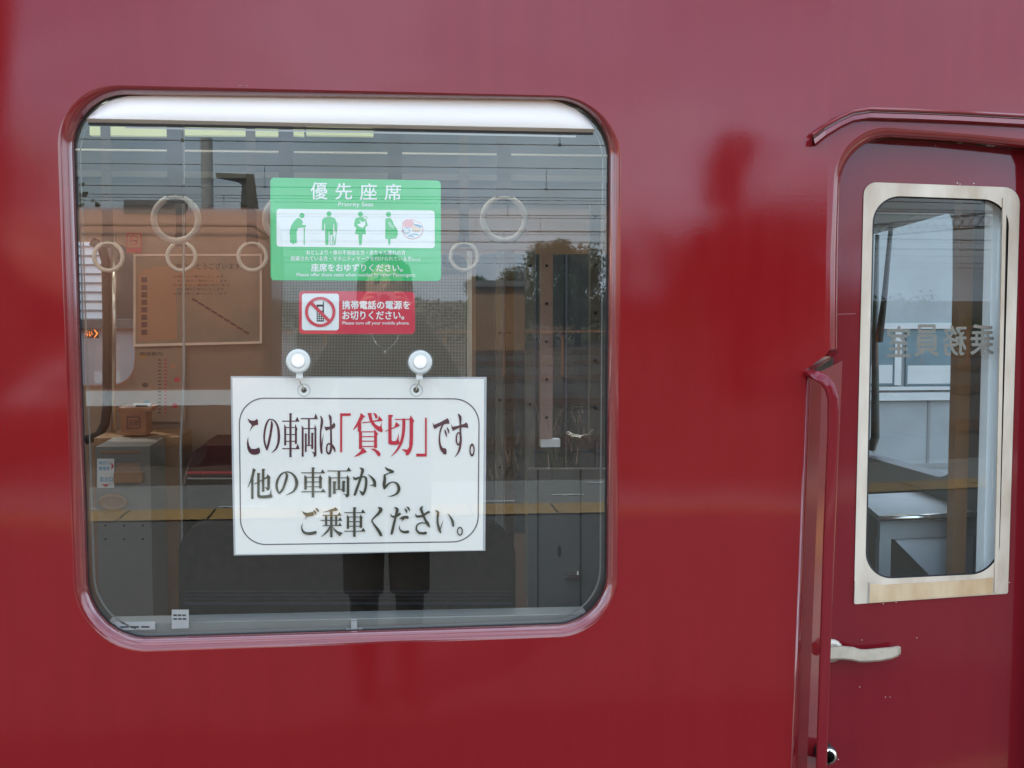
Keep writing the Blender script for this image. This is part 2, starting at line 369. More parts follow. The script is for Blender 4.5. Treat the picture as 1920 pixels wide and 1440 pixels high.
# part above and beside the crew door on the tapered end
OP = [(crease_px(668), 668), (1556, 655), (1557, 480), (1563, 345)]
for k in range(1, 13):
    a = k / 12 * math.pi / 2
    OP.append((1563 + 100 * (1 - math.cos(a)) , 345 - 106 * math.sin(a)))
OP += [(1800, 250), (1930, 262), (1960, 266)]
RJ = [(1960, 266), (1975, 300), (1985, 700), (1960, 1440), (1900, 2600)]
b.holed([(crease_px(-900), -900), (2250, -900), (2250, 2600)] + RJ[::-1] + OP[::-1][1:], [], lambda x, y: Ud(x, y), M['red'])
skin = b.build('body_side', car)
# rim of the window: rolled inwards
b = MB(); rings = []
for k in range(9):
    a = k / 8 * math.pi / 2; s = math.sin(a); d = .034 * (1 - math.cos(a))
    rings.append([Um(o[0] + (i[0] - o[0]) * s, o[1] + (i[1] - o[1]) * s, d) for o, i in zip(W_OUT, W_IN)])
rings.append([Um(i[0], i[1], .045) for i in W_IN])
b.loft(rings, M['rim']); b.build('window_rim', car)
b = MB(); b.loft([[Um(*p) for p in W2], [Um(p[0], p[1], .04) for p in W2]], M['rim']); b.poly([Um(p[0], p[1], .036) for p in W2], M['glass_plain']); b.build('neighbour_window', car)

# --- window: glass, gasket, top sash rail
win = MB()
GL = rrect([(134, 175), (1144, 187), (1138, 1169), (167, 1200)], [105, 105, 93, 113], 14)
win.poly([Um(x, y, .036) for x, y in GL], M['glass']); window = win.build('window', car)
def ring(mb, o, i, U, m): mb.loft([[U(*p) for p in o], [U(*p) for p in i]], m, smooth=False)
def grow(pts, k):
    cx = sum(p[0] for p in pts) / len(pts); cy = sum(p[1] for p in pts) / len(pts); sx = max(p[0] for p in pts) - cx; sy = max(p[1] for p in pts) - cy
    return [(cx + (x - cx) * (1 + k / sx), cy + (y - cy) * (1 + k / sy)) for x, y in pts]
g = MB(); ring(g, grow(GL, 5), grow(GL, -4), lambda x, y: Um(x, y, .0335), M['black_rubber']); g.build('gasket', window)
g = MB(); ring(g, grow(GL, -12), grow(GL, -14.5), lambda x, y: Um(x, y, .046), M['lining_grey']); g.build('inner_frame', window)
# sash rail: bright aluminium bar across the top
g = MB()
top = [p for p in grow(GL, -2) if p[1] < 212 + (p[0] - 164) * .021 + 12]
TL = [(163, 222), (170, 214), (188, 199), (212, 187), (240, 180), (300, 178.5), (640, 181), (1030, 187), (1052, 192), (1080, 205), (1102, 225), (1114, 241.5)]
n = len(TL)
back = [Um(x, y, .032) for x, y in TL]
lowr = [Um(x, 222 + (x - 163) * .0206, .014) for x, y in TL]
g.loft([back, lowr], M['sash'], closed=False)
under = [Um(x, 229 + (x - 163) * .0206, .034) for x, y in TL]
g.loft([lowr, under], M['sash'], closed=False, smooth=False)
g.build('sash_rail', window)
g = MB()
x0, x1 = 160, 1118
g.poly([Um(166, 230, .0345), Um(1112, 249, .0345), Um(1112, 253, .0345), Um(166, 235, .0345)], M['black_rubber'])
g.poly([Um(235, 237, .040), Um(1080, 254, .040), Um(1080, 257.5, .040), Um(235, 240.5, .040)], M['steel'])
g.build('rail_gasket', window)
# inner sill seen through the bottom of the pane
g = MB()
g.prism([Um(228, 1196, .05), Um(1088, 1166, .05), Um(1088, 1154, .05), Um(200, 1172, .05)], (0, .03, 0), M['lining_grey'])
g.prism([Um(200, 1172, .055), Um(1100, 1152, .055), Um(1100, 1150, .055), Um(200, 1170, .055)], (0, .05, 0), M['steel'])
g.build('sill', window)
g = MB(); p = Um(664, 1172, .05); g.span(p.x - .005, p.x + .005, .042, .06, p.z - .006, p.z + .009, M['silver'])
g.span(p.x - .014, p.x + .014, .043, .06, p.z - .009, p.z - .005, M['silver']); g.build('window_catch', window)
for q, rows in (([(214, 1166), (291, 1165), (291, 1180), (222, 1182)], ((226, 1174, 284),)), ([(322, 1143), (354, 1143), (354, 1178), (322, 1179)], ((325, 1152, 350), (325, 1159, 351)))):
    g = MB(); g.poly([Um(x, y, .046) for x, y in q], M['label_grey']); lb_ = g.build('small_label', window)
    g = MB()
    for x0, y0, x1 in rows:
        for k in range(3): w_ = (x1 - x0) / 3; g.poly([Um(x, y, .0455) for x, y in bx(x0 + k * w_, y0, x0 + k * w_ + w_ * .8, y0 + 3)], M['black_ink'])
    g.build('print', lb_)

# --- rain gutter above the crew door
gp = [(1523, 250), (1545, 234), (1575, 217), (1600, 206), (1632, 201), (1700, 203), (1800, 207), (1930, 214), (2200, 228)]
def G(px, py, out): return (Ud(px, py, -out) if px > 1545 else Um(px, py, -out))
b = MB(); pro = [(0, 0), (0, .012), (3, .015), (6, .014), (7, .008), (9, .008), (11, .016), (19, .017), (22, .014), (24, .0)]
b.loft([[G(x + (0 if x > 1590 else (1590 - x) * 0.004 * dy), y + dy, o) for dy, o in pro] for x, y in gp], M['rim'], closed=False, smooth=False)
b.poly([G(gp[0][0], gp[0][1] + dy, o) for dy, o in pro], M['rim'])
b.build('rain_gutter', car)

# --- door opening: rolled edge down to the recessed leaf
b = MB(); IN = []
for (x, y) in OP[1:]:
    IN.append((x, y))
inner = [(1570, 655), (1572, 480), (1575, 350)]
for k in range(1, 13):
    a = k / 12 * math.pi / 2
    inner.append((1575 + 92 * (1 - math.cos(a)), 350 - 92 * math.sin(a)))
inner += [(1800, 266), (1930, 279), (1960, 283)]
rings = []
for k in range(8):
    a = k / 7 * math.pi / 2; s = math.sin(a); d = .016 * (1 - math.cos(a))
    rings.append([Ud(o[0] + (i[0] - o[0]) * s, o[1] + (i[1] - o[1]) * s, d) for o, i in zip(OP[1:], inner)])
b.loft(rings, M['rim'], closed=False)
b.loft([[Ud(x, y, .016) for x, y in inner], [Ud(x, y, .058) for x, y in inner]], M['rim'], closed=False, smooth=False)
# right-hand jamb
b.loft([[Ud(x, y, 0) for x, y in RJ], [Ud(x - 18, y, .012) for x, y in RJ], [Ud(x - 24, y, .06) for x, y in RJ]], M['rim'], closed=False)
b.build('door_surround', car)
# pocket beside the door with the vertical grab rail
b = MB()
pk = [(1512, 692), (1483, 1440), (1440, 2600)]; 
b.loft([[Um(x, y, 0) for x, y in pk], [Um(x + 5, y + 2, .004) for x, y in pk], [Um(x + 9, y + 3, .035) for x, y in pk]], M['rim'], closed=False)
b.loft([[Um(x + 9, y + 3, .035) for x, y in pk], [Um(x + 30, y + 3, .036) for x, y in pk], [Um(x + 75, y - 20, .066) for x, y in pk]], M['rim'], closed=False, smooth=False)
b.poly([Um(1512, 692, 0), Um(1556, 656, .002), Um(1575, 660, .066), Um(1521, 700, .035)], M['rim'])
b.build('pillar_recess', car)
b = MB()
rail = [Um(1514, 700, .016), Um(1520, 701, -.012), Um(1532, 704, -.026), Um(1546, 713, -.031), Um(1556, 727, -.032), Um(1562, 748, -.032), Um(1562, 800, -.032), Um(1554, 1000, -.032), Um(1546, 1250, -.032), Um(1540, 1440, -.032), Um(1520, 2200, -.032)]
# flat bar profile
rings = []
for i, p in enumerate(rail):
    t = (rail[min(i + 1, len(rail) - 1)] - rail[max(i - 1, 0)]).normalized(); a = t.cross(Vector((0, 1, 0)))
    a = a.normalized() if a.length > .2 else Vector((1, 0, 0)); c = t.cross(a).normalized()
    sq = lambda v: math.copysign(abs(v) ** .45, v)
    rings.append([p + a * (.0092 * sq(math.cos(q))) + c * (.006 * sq(math.sin(q))) for q in [math.pi / 8 * (k + .5) for k in range(16)]])
b.loft(rings, M['red_door'], True, True); b.build('grab_rail', car)

# --- crew door
b = MB()
SF = rrect([(1620, 341), (1913, 352), (1890, 1113), (1601, 1133)], [24, 30, 4, 4], 6)
SI = rrect([(1637, 366), (1893, 375), (1873, 1075), (1622, 1087)], [52, 50, 52, 52], 10)
LEAF = [(1540, 2600), (1545, 1440), (1560, 800), (1566, 480), (1568, 262), (1700, 262), (1985, 285), (1985, 2600)]
DD = .056
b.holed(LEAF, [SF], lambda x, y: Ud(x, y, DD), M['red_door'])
door = b.build('crew_door', car)
g = MB()
# rounded head of the door leaf against the surround
b2 = MB()
g.holed(SF, [SI], lambda x, y: Ud(x, y, DD - .002), M['alu'])
g.loft([[Ud(x, y, DD - .002) for x, y in SF], [Ud(x, y, DD + .012) for x, y in SF]], M['alu'], smooth=False)
g.loft([[Ud(x, y, DD - .002) for x, y in SI], [Ud(x, y, DD + .014) for x, y in SI]], M['alu'], smooth=False)
# raised bead down the hinge side and the sill joint
for (p, q, wd) in (((1884, 372), (1868, 1112), 7), ((1604, 1090), (1603, 1131), 2)):
    g.prism([Ud(x, y, DD - .004) for x, y in line_poly(p, q, wd)], tuple(DN * .003), M['alu'])
for s in (1640,):
    g.prism([Ud(x, y, DD - .0035) for x, y in line_poly((1630, 1092), (1629, 1130), 2.0)], tuple(DN * .002), M['steel'])
fr = g.build('window_frame', door)
g = MB(); g.prism([Ud(x, y, DD - .0045) for x, y in ((1631, 1095), (1660, 1096.5), (1830, 1087), (1862, 1083), (1861, 1113.5), (1630, 1130.5))], tuple(DN * .002), M['stain']); g.build('stained_rail', fr)
g = MB(); ring(g, grow(SI, 1), grow(SI, -3), lambda x, y: Ud(x, y, DD + .010), M['black_rubber']); g.build('glazing_seal', door)
g = MB(); g.poly([Ud(x, y, DD + .012) for x, y in grow(SI, 1)], M['glass_door']); g.build('window_glass', door)
# reversed lettering stuck on the inside of the pane
g = MB(); UL = lambda x, y: Ud(x, y, DD + .020)
for ch, q in (('室', [(1664, 611), (1706, 612), (1706, 669), (1664, 669)]), ('員', [(1715, 609), (1761, 609), (1760, 667), (1715, 668)]),
              ('務', [(1768, 611), (1812, 610), (1811, 666), (1768, 667)]), ('乗', [(1820, 609), (1864, 608), (1863, 666), (1820, 666)])):
    write(g, ch, q, UL, M['tan_letter'], .018, mirror=True)
g.build('lettering', door)
# handle: dished recess, rose and lever
g = MB()
pts = [(1574, 1196), (1590, 1189), (1615, 1186), (1640, 1187), (1658, 1192), (1650, 1199), (1620, 1203), (1590, 1203)]
rings = [[Ud(x, y, DD - .001) for x, y in pts], [Ud(1616 + (x - 1616) * .9, 1195 + (y - 1195) * .8, DD - .0002) for x, y in pts]]
prof = [(1556, 1213, 1238), (1580, 1211, 1237), (1600, 1213, 1239), (1612, 1217, 1242), (1622, 1217.5, 1242), (1650, 1215, 1240), (1672, 1213, 1236), (1684, 1211, 1231), (1689, 1213, 1226)]
rings = []
for i, (x, yt, yb) in enumerate(prof):
    out = [.030, .032, .032, .026, .024, .024, .024, .026, .030][i]; th = .010
    ring_ = [Ud(x, yt + 2, DD - out), Ud(x, yt, DD - out + th * .4), Ud(x, yt + 1, DD - out + th), Ud(x, yb - 1, DD - out + th), Ud(x, yb, DD - out + th * .4), Ud(x, yb - 3, DD - out)]
    rings.append(ring_)
g.loft(rings, M['dull_metal'], True, True, smooth=False)
c = Ud(1556, 1218, DD)
g.tube([c - DN * .002, c - DN * .010, c - DN * .012], [.021, .021, .014], M['dull_metal'], 20)
g.tube([c - DN * .010, c - DN * .03], .009, M['dull_metal'], 12)
g.build('handle', door)
g = MB(); c = Um(1541, 1405, .05)
g.tube([c, c + Vector((0, -.030, 0)), c + Vector((0, -.034, 0)), c + Vector((0, -.034, 0))], [.0172, .0172, .016, .0150], M['black_rubber'], 24)
g.tube([c + Vector((0, -.034, 0)), c + Vector((0, -.038, 0)), c + Vector((0, -.038, 0)), c + Vector((0, -.035, 0))], [.0150, .0140, .0105, .0098], M['chrome'], 24)
g.tube([c + Vector((0, -.034, 0)), c + Vector((0, -.0355, 0))], .0098, M['dull_metal'], 24)
g.build('lock', door)
# chipped paint: bare spots where metal shows
g = MB()
for x, y, r_ in ((1616, 1200, 1.6), (1719, 1196, 1.5), (1612, 1288, 1.4), (1660, 1307, 1.3), (1669, 1307, 1.0), (1572, 1424, 1.7), (1795, 343, 2.0), (1800, 345, 1.6), (1826, 344, 2.4), (1656, 1132, 1.8), (1680, 1129.5, 1.4), (1893, 1092, 1.5), (1754, 273, 1.4), (1684, 271, 1.2), (1545, 1000, .1)):
    g.poly([Ud(x + .65 * r_ * math.cos(a) * rnd.uniform(.6, 1.3), y + .6 * r_ * math.sin(a) * rnd.uniform(.5, 1), DD - .0006) for a in [k * math.pi / 4 for k in range(8)]], M['white_line'])
g.build('paint_chips', door)
g = MB()
for p, q_, w_ in (((1566, 589.5), (1604, 588), 1.2),): g.poly([Ud(x, y, DD - .0005) for x, y in line_poly(p, q_, w_)], M['scratch'])
g.build('scratch', door)
g = MB()
for x, y, r_ in ((450, 160.5, 2.2), (456, 160, 1.6), (463, 161, 1.8), (1060, 184, 1.2)): g.poly([Um(x + r_ * 1.3 * math.cos(a), y + .5 * r_ * math.sin(a), -.0006) for a in [k * math.pi / 4 for k in range(8)]], M['scratch'])
for x, y in ((1400, 720), (1330, 955), (980, 1320), (300, 1350), (1230, 1120), (60, 880), (1450, 1010), (820, 90), (1340, 60)): g.poly([Um(x + rnd.uniform(.8, 1.3) * math.cos(a), y + rnd.uniform(.8, 1.5) * math.sin(a), -.0006) for a in [k * math.pi / 3 for k in range(6)]], M['rim'])
g.build('paint_flaws', car)

# --- inside of the car: floor, ceiling, opposite side, end, cab front
ZC, YO, XE, XF = 2.22, 2.66, -5.2, 1.24
b = MB(); b.span(XE, 3, .07, YO, -.06, .02, M['floor']); b.build('floor', car)
b = MB(); b.span(XE, XF + .1, .07, YO, ZC, ZC + .05, M['ceiling']); b.build('ceiling', car)
for yy in (.75, 1.95):  # tubes out of view, added to brighten straps and interior
    for i in range(4): MB().tube([(-4.4 + i * 1.4, yy, ZC - .05), (-3.2 + i * 1.4, yy, ZC - .05)], .022, M['fill_tube'], 10).build('added_fill_tube', car)
b = MB(); b.span(XE - .05, XE, .07, YO, .02, ZC, M['lining']); b.build('end_wall', car)
# opposite side: lining with a door window on the left and wide windows
b = MB(); Uo = lambda x, y: Um(x, y, YO)
DW = rrect([(40, 452), (254, 455), (252, 722), (40, 722)], 44, 8)
OW = rrect([(528, 476), (876, 478), (876, 980), (528, 980)], 20, 6)
OW2 = rrect([(892, 476), (1260, 478), (1260, 1000), (892, 1000)], 20, 6)
OW3 = rrect([(-560, 440), (-60, 440), (-60, 900), (-560, 900)], 30, 6)
OW4 = rrect([(-1260, 440), (-760, 440), (-760, 900), (-1260, 900)], 30, 6)
b.holed([(-2100, 190), (1334, 190), (1334, 1320), (-2100, 1320)], [DW, OW, OW2, OW3, OW4], Uo, M['lining'])
b.build('side_lining', car)
b = MB(); b.prism([Um(x, y, YO - .03) for x, y in ((-2050, 195), (1325, 195), (1325, 384), (-2050, 384))], (0, .025, 0), M['cove_shade']); b.build('shaded_cove_panel', car)  # dark strip paints the dimness of the upper wall into its colour
b = MB()
for hole in (DW, OW, OW2, OW3, OW4):
    b.loft([[Uo(*p) for p in hole], [Um(p[0], p[1], YO + .05) for p in hole]], M['black_rubber'], smooth=False)
ring(b, DW, grow(DW, 3), lambda x, y: Um(x, y, YO - .006), M['poster_salmon'])
ring(b, OW, grow(OW, 8), lambda x, y: Um(x, y, YO - .006), M['lining'])
b.build('opposite_window_trim', car)
b = MB()
for hole in (DW, OW, OW2, OW3, OW4): MB().poly([Um(p[0], p[1], YO + .045) for p in hole], M['glass_plain']).build('opposite_window', car)
# outer skin of the far side and the roof
b = MB()
b.holed([(-2300, 60), (1336, 60), (1336, 2000), (-2300, 2000)], [DW, OW, OW2, OW3, OW4], lambda x, y: Um(x, y, YO + .06), M['red'])
b.build('far_body_side', car)
b = MB(); prof = [(.0, 2.6), (.03, 2.68), (.3, 2.86), (1.36, 2.98), (2.4, 2.86), (2.69, 2.68), (2.72, 2.55)]
b.loft([[(x, y, z) for y, z in prof] for x in (XE - .1, XF + .3)], M['roof_grey'], closed=False); b.build('roof', car)
# ceiling light covers and the strap rails
b = MB()
for x0, x1 in ((168, 318), (337, 526), (546, 569), (574, 700)):
    b.prism([Um(x0, 237, 2.45), Um(x1, 238, 2.45), Um(x1, 255, 2.45), Um(x0, 253, 2.45)], (0, .04, 0), M['tube_light'])
b.build('ceiling_lamp', car)
b = MB()
zr = Um(600, 292, 2.45).z; b.tube([(-4.5, 2.35, zr), (1.1, 2.35, zr)], .004, M['ring'], 8)
zr = Um(600, 331, 2.6).z; b.span(-4.5, 1.1, 2.58, 2.63, zr - .010, zr + .012, M['lining_grey'])
zr2 = 1.5 + (560 - 215) / F * 2.95; b.tube([(-4.5, .85, zr2), (1.1, .85, zr2)], .014, M['steel'], 8)
b.build('strap_rail', car)
# cab: front wall with windscreen, pillar, white trim, desk
b = MB(); WS = rrect([(1560, 452), (1786, 386), (1786, 902), (1560, 838)], [20, 34, 34, 20], 6)
def Uf(px, py): return Ux(px, py, XF)
out = [Vector((XF, .1, 0.02)), Vector((XF, .1, ZC)), Vector((XF, YO, ZC)), Vector((XF, YO, .02))]
def to2(p): return (p.y, p.z)
b.holed([to2(p) for p in out], [[to2(Uf(*p)) for p in WS]], lambda y, z: Vector((XF, y, z)), M['lining_grey'])
b.loft([[Uf(*p) for p in WS], [Uf(*p) + Vector((.05, 0, 0)) for p in WS]], M['black_rubber'], smooth=False)
b.build('cab_front', car)
b = MB()
for px0, px1, yy, mm in ((1797, 1822, .30, 'brown_post'), (1856, 1882, .125, 'white_vinyl')):
    p, q = Um(px0, 600, yy), Um(px1, 600, yy); b.span(p.x, q.x, yy, yy + .03, .3 if mm == 'brown_post' else .95, ZC, M[mm])
p, q = Um(1640, 376, .5), Um(1822, 400, .5); b.span(p.x, q.x, .5, .53, q.z, p.z + .2, M['brown_post'])
b.build('cab_pillar', car)
b = MB(); p0 = Uf(1690, 420); p1 = Uf(1672, 620); p2 = Uf(1668, 860)
b.tube([Ux(1672, 410, XF + .03), Ux(1658, 560, XF + .03), Ux(1648, 640, XF + .03)], [.006, .008, .011], M['black_rubber'], 8)
b.tube([Ux(1645, 440, XF + .03), Ux(1641, 620, XF + .03), Ux(1641, 820, XF + .03), Ux(1634, 840, XF + .03)], [.006, .009, .012, .012], M['dark_green'], 8)
b.build('wiper', car)
# wall between passengers and crew
b = MB(); xp = Um(1340, 720, .1).x; b.span(xp, xp + .03, .1, 1.0, .02, ZC, M['lining_grey']); b.build('cab_partition', car)

# =================================================================== SIGNS ON THE GLASS
def Z5(x, y): return (500 + x * .177083, 320 + y * .177083)
def Z6(x, y): return (500 + x * .177083, 540 + y * .177083)
def mapper(Z, d): return lambda x, y: Um(*Z(x, y), d)
YS = .040
ps = MB(); q = rrect([(38, 73), (1843, 104), (1846, 1168), (42, 1160)], 44, 8)
ps.prism([Um(*Z5(*p), YS) for p in q], (0, .0012, 0), M['green_vinyl']); psign = ps.build('priority_seat_sign')
tag(psign, 'green priority seat sticker with white pictogram panel on the window', 'sign')
g = MB(); q = rrect([(104, 404), (1778, 422), (1780, 820), (105, 803)], 30, 6); g.poly([Um(*Z5(*p), YS - .0004) for p in q], M['white_vinyl']); g.build('pictogram_panel', psign)
g = MB(); U = mapper(Z5, YS - .0004)
for ch, x0, y0, x1, y1 in (('優', 468, 124, 642, 304), ('先', 728, 132, 905, 306), ('座', 988, 136, 1166, 309), ('席', 1250, 140, 1422, 312)): write(g, ch, bx(x0, y0, x1, y1), U, M['white_vinyl'], .012)
write(g, 'Priority Seat', bx(760, 332, 1130, 390, 3), U, M['white_vinyl'], .006)
write(g, 'おとしより・体の不自由な方・赤ちゃん連れの方', bx(420, 840, 1468, 890, 4), U, M['white_vinyl'], .014)
write(g, '妊娠されている方・マタニティマークを付けられている方', bx(255, 905, 1535, 953, 4), U, M['white_vinyl'], .014)
write(g, 'などに', bx(1538, 926, 1632, 958, 0), U, M['white_vinyl'], .01)
write(g, '座席をおゆずりください。', bx(472, 984, 1440, 1066, 4), U, M['white_vinyl'], .02)
write(g, 'Please offer these seats when needed by other Passengers.', bx(318, 1082, 1578, 1130, 3), U, M['white_vinyl'], .008)
g.build('lettering', psign)
U1, U2, U3 = mapper(Z5, YS - .0008), mapper(Z5, YS - .0012), mapper(Z5, YS - .0016)
def shape(mb, pts, U, m): mb.poly([U(x, y) for x, y in pts], m)
g = MB(); G_ = M['green_vinyl']; W_ = M['white_vinyl']
shape(g, ell(374, 475, 27, 27), U1, G_)
shape(g, [(330, 498), (362, 512), (385, 545), (370, 575), (415, 575), (415, 598), (335, 605), (318, 640), (318, 765), (290, 770), (290, 781), (275, 781), (272, 768), (250, 762), (243, 650), (258, 585), (290, 535)], U1, G_)
shape(g, [(393, 598), (403, 598), (403, 785), (393, 785)], U1, G_); g.build('elderly_pictogram', psign)
g = MB(); shape(g, ell(660, 457, 26, 27), U1, G_)
shape(g, [(600, 502), (640, 490), (685, 490), (722, 503), (738, 540), (738, 628), (718, 628), (714, 560), (705, 560), (702, 678), (668, 680), (664, 640), (658, 640), (652, 785), (622, 787), (618, 560), (610, 560), (606, 632), (585, 630), (585, 530)], U1, G_)
for p, q_, w_ in (((672, 682), (672, 785), 5), ((672, 783), (700, 783), 5), ((698, 682), (698, 785), 5), ((703, 690), (716, 785), 6), ((748, 548), (722, 785), 7), ((705, 640), (744, 632), 5)): shape(g, line_poly(p, q_, w_), U2, G_)
g.build('crutch_pictogram', psign)
g = MB(); shape(g, ell(993, 460, 26, 27), U1, G_)
shape(g, [(950, 498), (1010, 490), (1035, 505), (1060, 540), (1070, 580), (1045, 602), (1050, 670), (1015, 672), (1005, 785), (980, 788), (970, 672), (935, 668), (948, 605), (925, 580), (935, 520)], U1, G_)
shape(g, [(975, 520), (1012, 545), (1042, 535), (1046, 575), (1015, 606), (975, 590), (958, 570), (1000, 556)], U2, W_)
shape(g, ell(1042, 500, 19, 20), U2, G_); shape(g, ell(1042, 500, 14, 15), U3, W_); g.build('baby_pictogram', psign)
g = MB(); shape(g, ell(1290, 462, 26, 27), U1, G_)
shape(g, [(1258, 505), (1310, 500), (1330, 525), (1345, 565), (1383, 620), (1390, 670), (1370, 718), (1312, 722), (1305, 785), (1290, 788), (1285, 722), (1255, 720)], U1, G_)
for p, q_ in (((1288, 545), (1310, 592)), ((1310, 592), (1348, 606)), ((1300, 540), (1325, 580)), ((1325, 580), (1358, 590))): shape(g, line_poly(p, q_, 5), U2, W_)
g.build('pregnant_pictogram', psign)
g = MB(); hrt = []
for k in range(40):
    a = 2 * math.pi * k / 40; r_ = 112 * (1 - .16 * math.exp(-((a - 1.5 * math.pi - .55) / .25) ** 2)) * (1 + .08 * math.cos(a - .3)); hrt.append((1537 + r_ * math.cos(a), 617 + r_ * .95 * math.sin(a)))
shape(g, hrt, U1, M['pink_vinyl']); shape(g, [(1537 + (x - 1537) * .93, 617 + (y - 617) * .93) for x, y in hrt], U2, M['white_vinyl'])
shape(g, ell(1500, 560, 60, 45), U3, M['pink_vinyl'])
U4, U5 = mapper(Z5, YS - .0020), mapper(Z5, YS - .0024)
shape(g, ell(1585, 605, 48, 42), U4, M['peach_vinyl']); shape(g, [(1560, 565), (1610, 572), (1645, 590), (1630, 602), (1600, 588), (1565, 580)], U5, M['blue_vinyl'])
shape(g, ell(1480, 635, 36, 28), U4, M['blue_vinyl']); shape(g, ell(1480, 635, 31, 23), U5, M['white_vinyl'])
for p, q_ in (((1500, 690), (1560, 668)), ((1560, 668), (1610, 680)), ((1500, 690), (1560, 700))): shape(g, line_poly(p, q_, 6), U5, M['blue_vinyl'])
g.build('heart_emblem', psign)

ph = MB(); q = rrect([(342, 32), (1568, 40), (1572, 487), (342, 487)], 44, 8); ph.prism([Um(*Z6(*p), YS) for p in q], (0, .0012, 0), M['red_vinyl'])
phs = ph.build('phone_sign'); tag(phs, 'red sticker with a crossed-out mobile phone below the green sticker', 'sign')
g = MB(); q = rrect([(373, 58), (766, 60), (764, 448), (373, 448)], 30, 6); g.poly([Um(*Z6(*p), YS - .0004) for p in q], M['white_vinyl']); g.build('pictogram_panel', phs)
U0, U1, U2, U3 = [mapper(Z6, YS - k) for k in (.0004, .0008, .0012, .0016)]
g = MB(); write(g, '携帯電話の電源を', bx(800, 136, 1515, 224), U0, M['white_vinyl'], .028); write(g, 'お切りください。', bx(803, 246, 1455, 334), U0, M['white_vinyl'], .028)
write(g, 'Please turn off your mobile phone.', bx(803, 354, 1513, 396), U0, M['white_vinyl'], .014); g.build('lettering', phs)
g = MB(); K = M['black_ink']
shape(g, [(530, 175), (596, 175), (596, 140), (606, 140), (606, 355), (530, 355)], U1, K)
shape(g, [(545, 198), (592, 198), (592, 240), (545, 240)], U2, M['white_vinyl'])
for i in range(3):
    for j in range(4): shape(g, ell(546 + i * 22, 266 + j * 23, 7.5, 7.5, 10), U2, M['white_vinyl'])
g.build('phone_pictogram', phs)
g = MB(); oc, ic = ell(567, 253, 161, 160, 48), ell(567, 253, 130, 129, 48); ring(g, oc, ic, U3, M['red_vinyl'])
shape(g, line_poly((474, 160), (662, 350), 34), mapper(Z6, YS - .0018), M['red_vinyl']); g.build('ban_ring', phs)

# --- the hanging notice
YN = .056
def Z7(x, y): return (430 + x * .255208, 700 + y * .255208)
U = mapper(Z7, YN)
def hole_pts(cx, cy, r_): return ell(cx, cy, r_, r_, 20)
H1, H2 = (548, 123), (1373, 123)
nb = MB(); paper = [(22, 33), (700, 36), (1400, 39), (1872, 42), (1868, 600), (1862, 1298), (1300, 1308), (700, 1318), (46, 1330), (34, 700)]
nb.holed(paper, [hole_pts(*H1, 21), hole_pts(*H2, 22)], U, M['paper'])
notice = nb.build('hanging_notice'); tag(notice, 'white laminated notice hanging inside the window with large brush style writing', 'notice')
g = MB(); lam = [(10, 20), (700, 24), (1400, 26), (1890, 26), (1886, 600), (1880, 1303), (1300, 1314), (700, 1328), (33, 1338), (20, 700)]
g.holed(lam, [[(x + (950 - x) * .004, y + (680 - y) * .006) for x, y in paper]], mapper(Z7, YN + .0006), M['film']); g.build('laminate_edge', notice)
g = MB()
for h in (H1, H2): ring(g, hole_pts(*h, 48), hole_pts(*h, 43), mapper(Z7, YN - .0006), M['film'])
g.build('eyelet', notice)
g = MB(); bo = rrect([(68, 178), (1840, 184), (1831, 1240), (80, 1264)], 190, 14); bi = rrect([(76, 186), (1832, 192), (1823, 1232), (88, 1256)], 184, 14)
ring(g, bo, bi, mapper(Z7, YN - .0005), M['line_ink']); g.build('border_line', notice)

class Ink:
    """brush lettering, one stroke a hair above the other; coordinates in a tracing window of 10.667 units per pixel"""
    def __init__(s, mb, ox, oy, m, state): s.mb, s.ox, s.oy, s.m, s.st = mb, ox, oy, m, state
    def U(s):
        d = YN - .0007 - .00001 * s.st[0]; s.st[0] += 1
        return lambda x, y: Um(s.ox + x / 10.6667, s.oy + y / 10.6667, d)
    def P(s, *p): u = s.U(); s.mb.poly([u(*q) for q in p], s.m)
    def S(s, *p):
        u = s.U(); Lp, Rp = stroke(p); s.mb.loft([[u(*q) for q in Lp], [u(*q) for q in Rp]], s.m, closed=False, smooth=False)
        for e in (p[0], p[-1]):
            if e[2] > 14: uu = s.U(); s.mb.poly([uu(*q) for q in ell(e[0], e[1], e[2] / 2, e[2] / 2, 14)], s.m)
    def V(s, x, y0, y1, w_, top=True):
        h = w_ / 2
        s.P((x - h, y0), (x + h + (w_ * .28 if top else 0), y0 + (6 if top else 0)), (x + h, y0 + w_ * .9), (x + h, y1 - 6), (x + h * .3, y1), (x - h, y1 - 4))
    def Hb(s, x0, x1, y, t, tri=None):
        s.P((x0, y - t / 2), (x1, y - t / 2), (x1, y + t / 2), (x0 + 4, y + t / 2))
        if tri: s.P(*tri)
    def Vs(s, x, y0, y1, w_, spike):           # left upright of a box, thorn at its head
        h = w_ / 2; s.P(spike, (x + h, y0 + 12), (x + h, y1 - 10), (x + h * .4, y1), (x - h, y1 - 3), (x - h, y0))
    def Vr(s, x, y0, y1, w_, spike, sh):       # right upright with shoulder
        h = w_ / 2; s.P(spike, sh, (x + h, sh[1] + 25), (x + h, y1 - 10), (x + h * .4, y1), (x - h, y1 - 3), (x - h, y0 + 10))
    def O(s, cx, cy, rx, ry, ix, iy): u = s.U(); ring(s.mb, ell(cx, cy, rx, ry), ell(cx, cy, ix, iy), u, s.m)
st = [0]
g1, g2, g3 = MB(), MB(), MB()
A = Ink(g1, 455, 765, M['maroon_ink'], st)
A.P((95, 200), (150, 245), (210, 255), (255, 245), (280, 215), (305, 245), (310, 335), (250, 345), (200, 375), (140, 475), (165, 390), (185, 345), (130, 285))
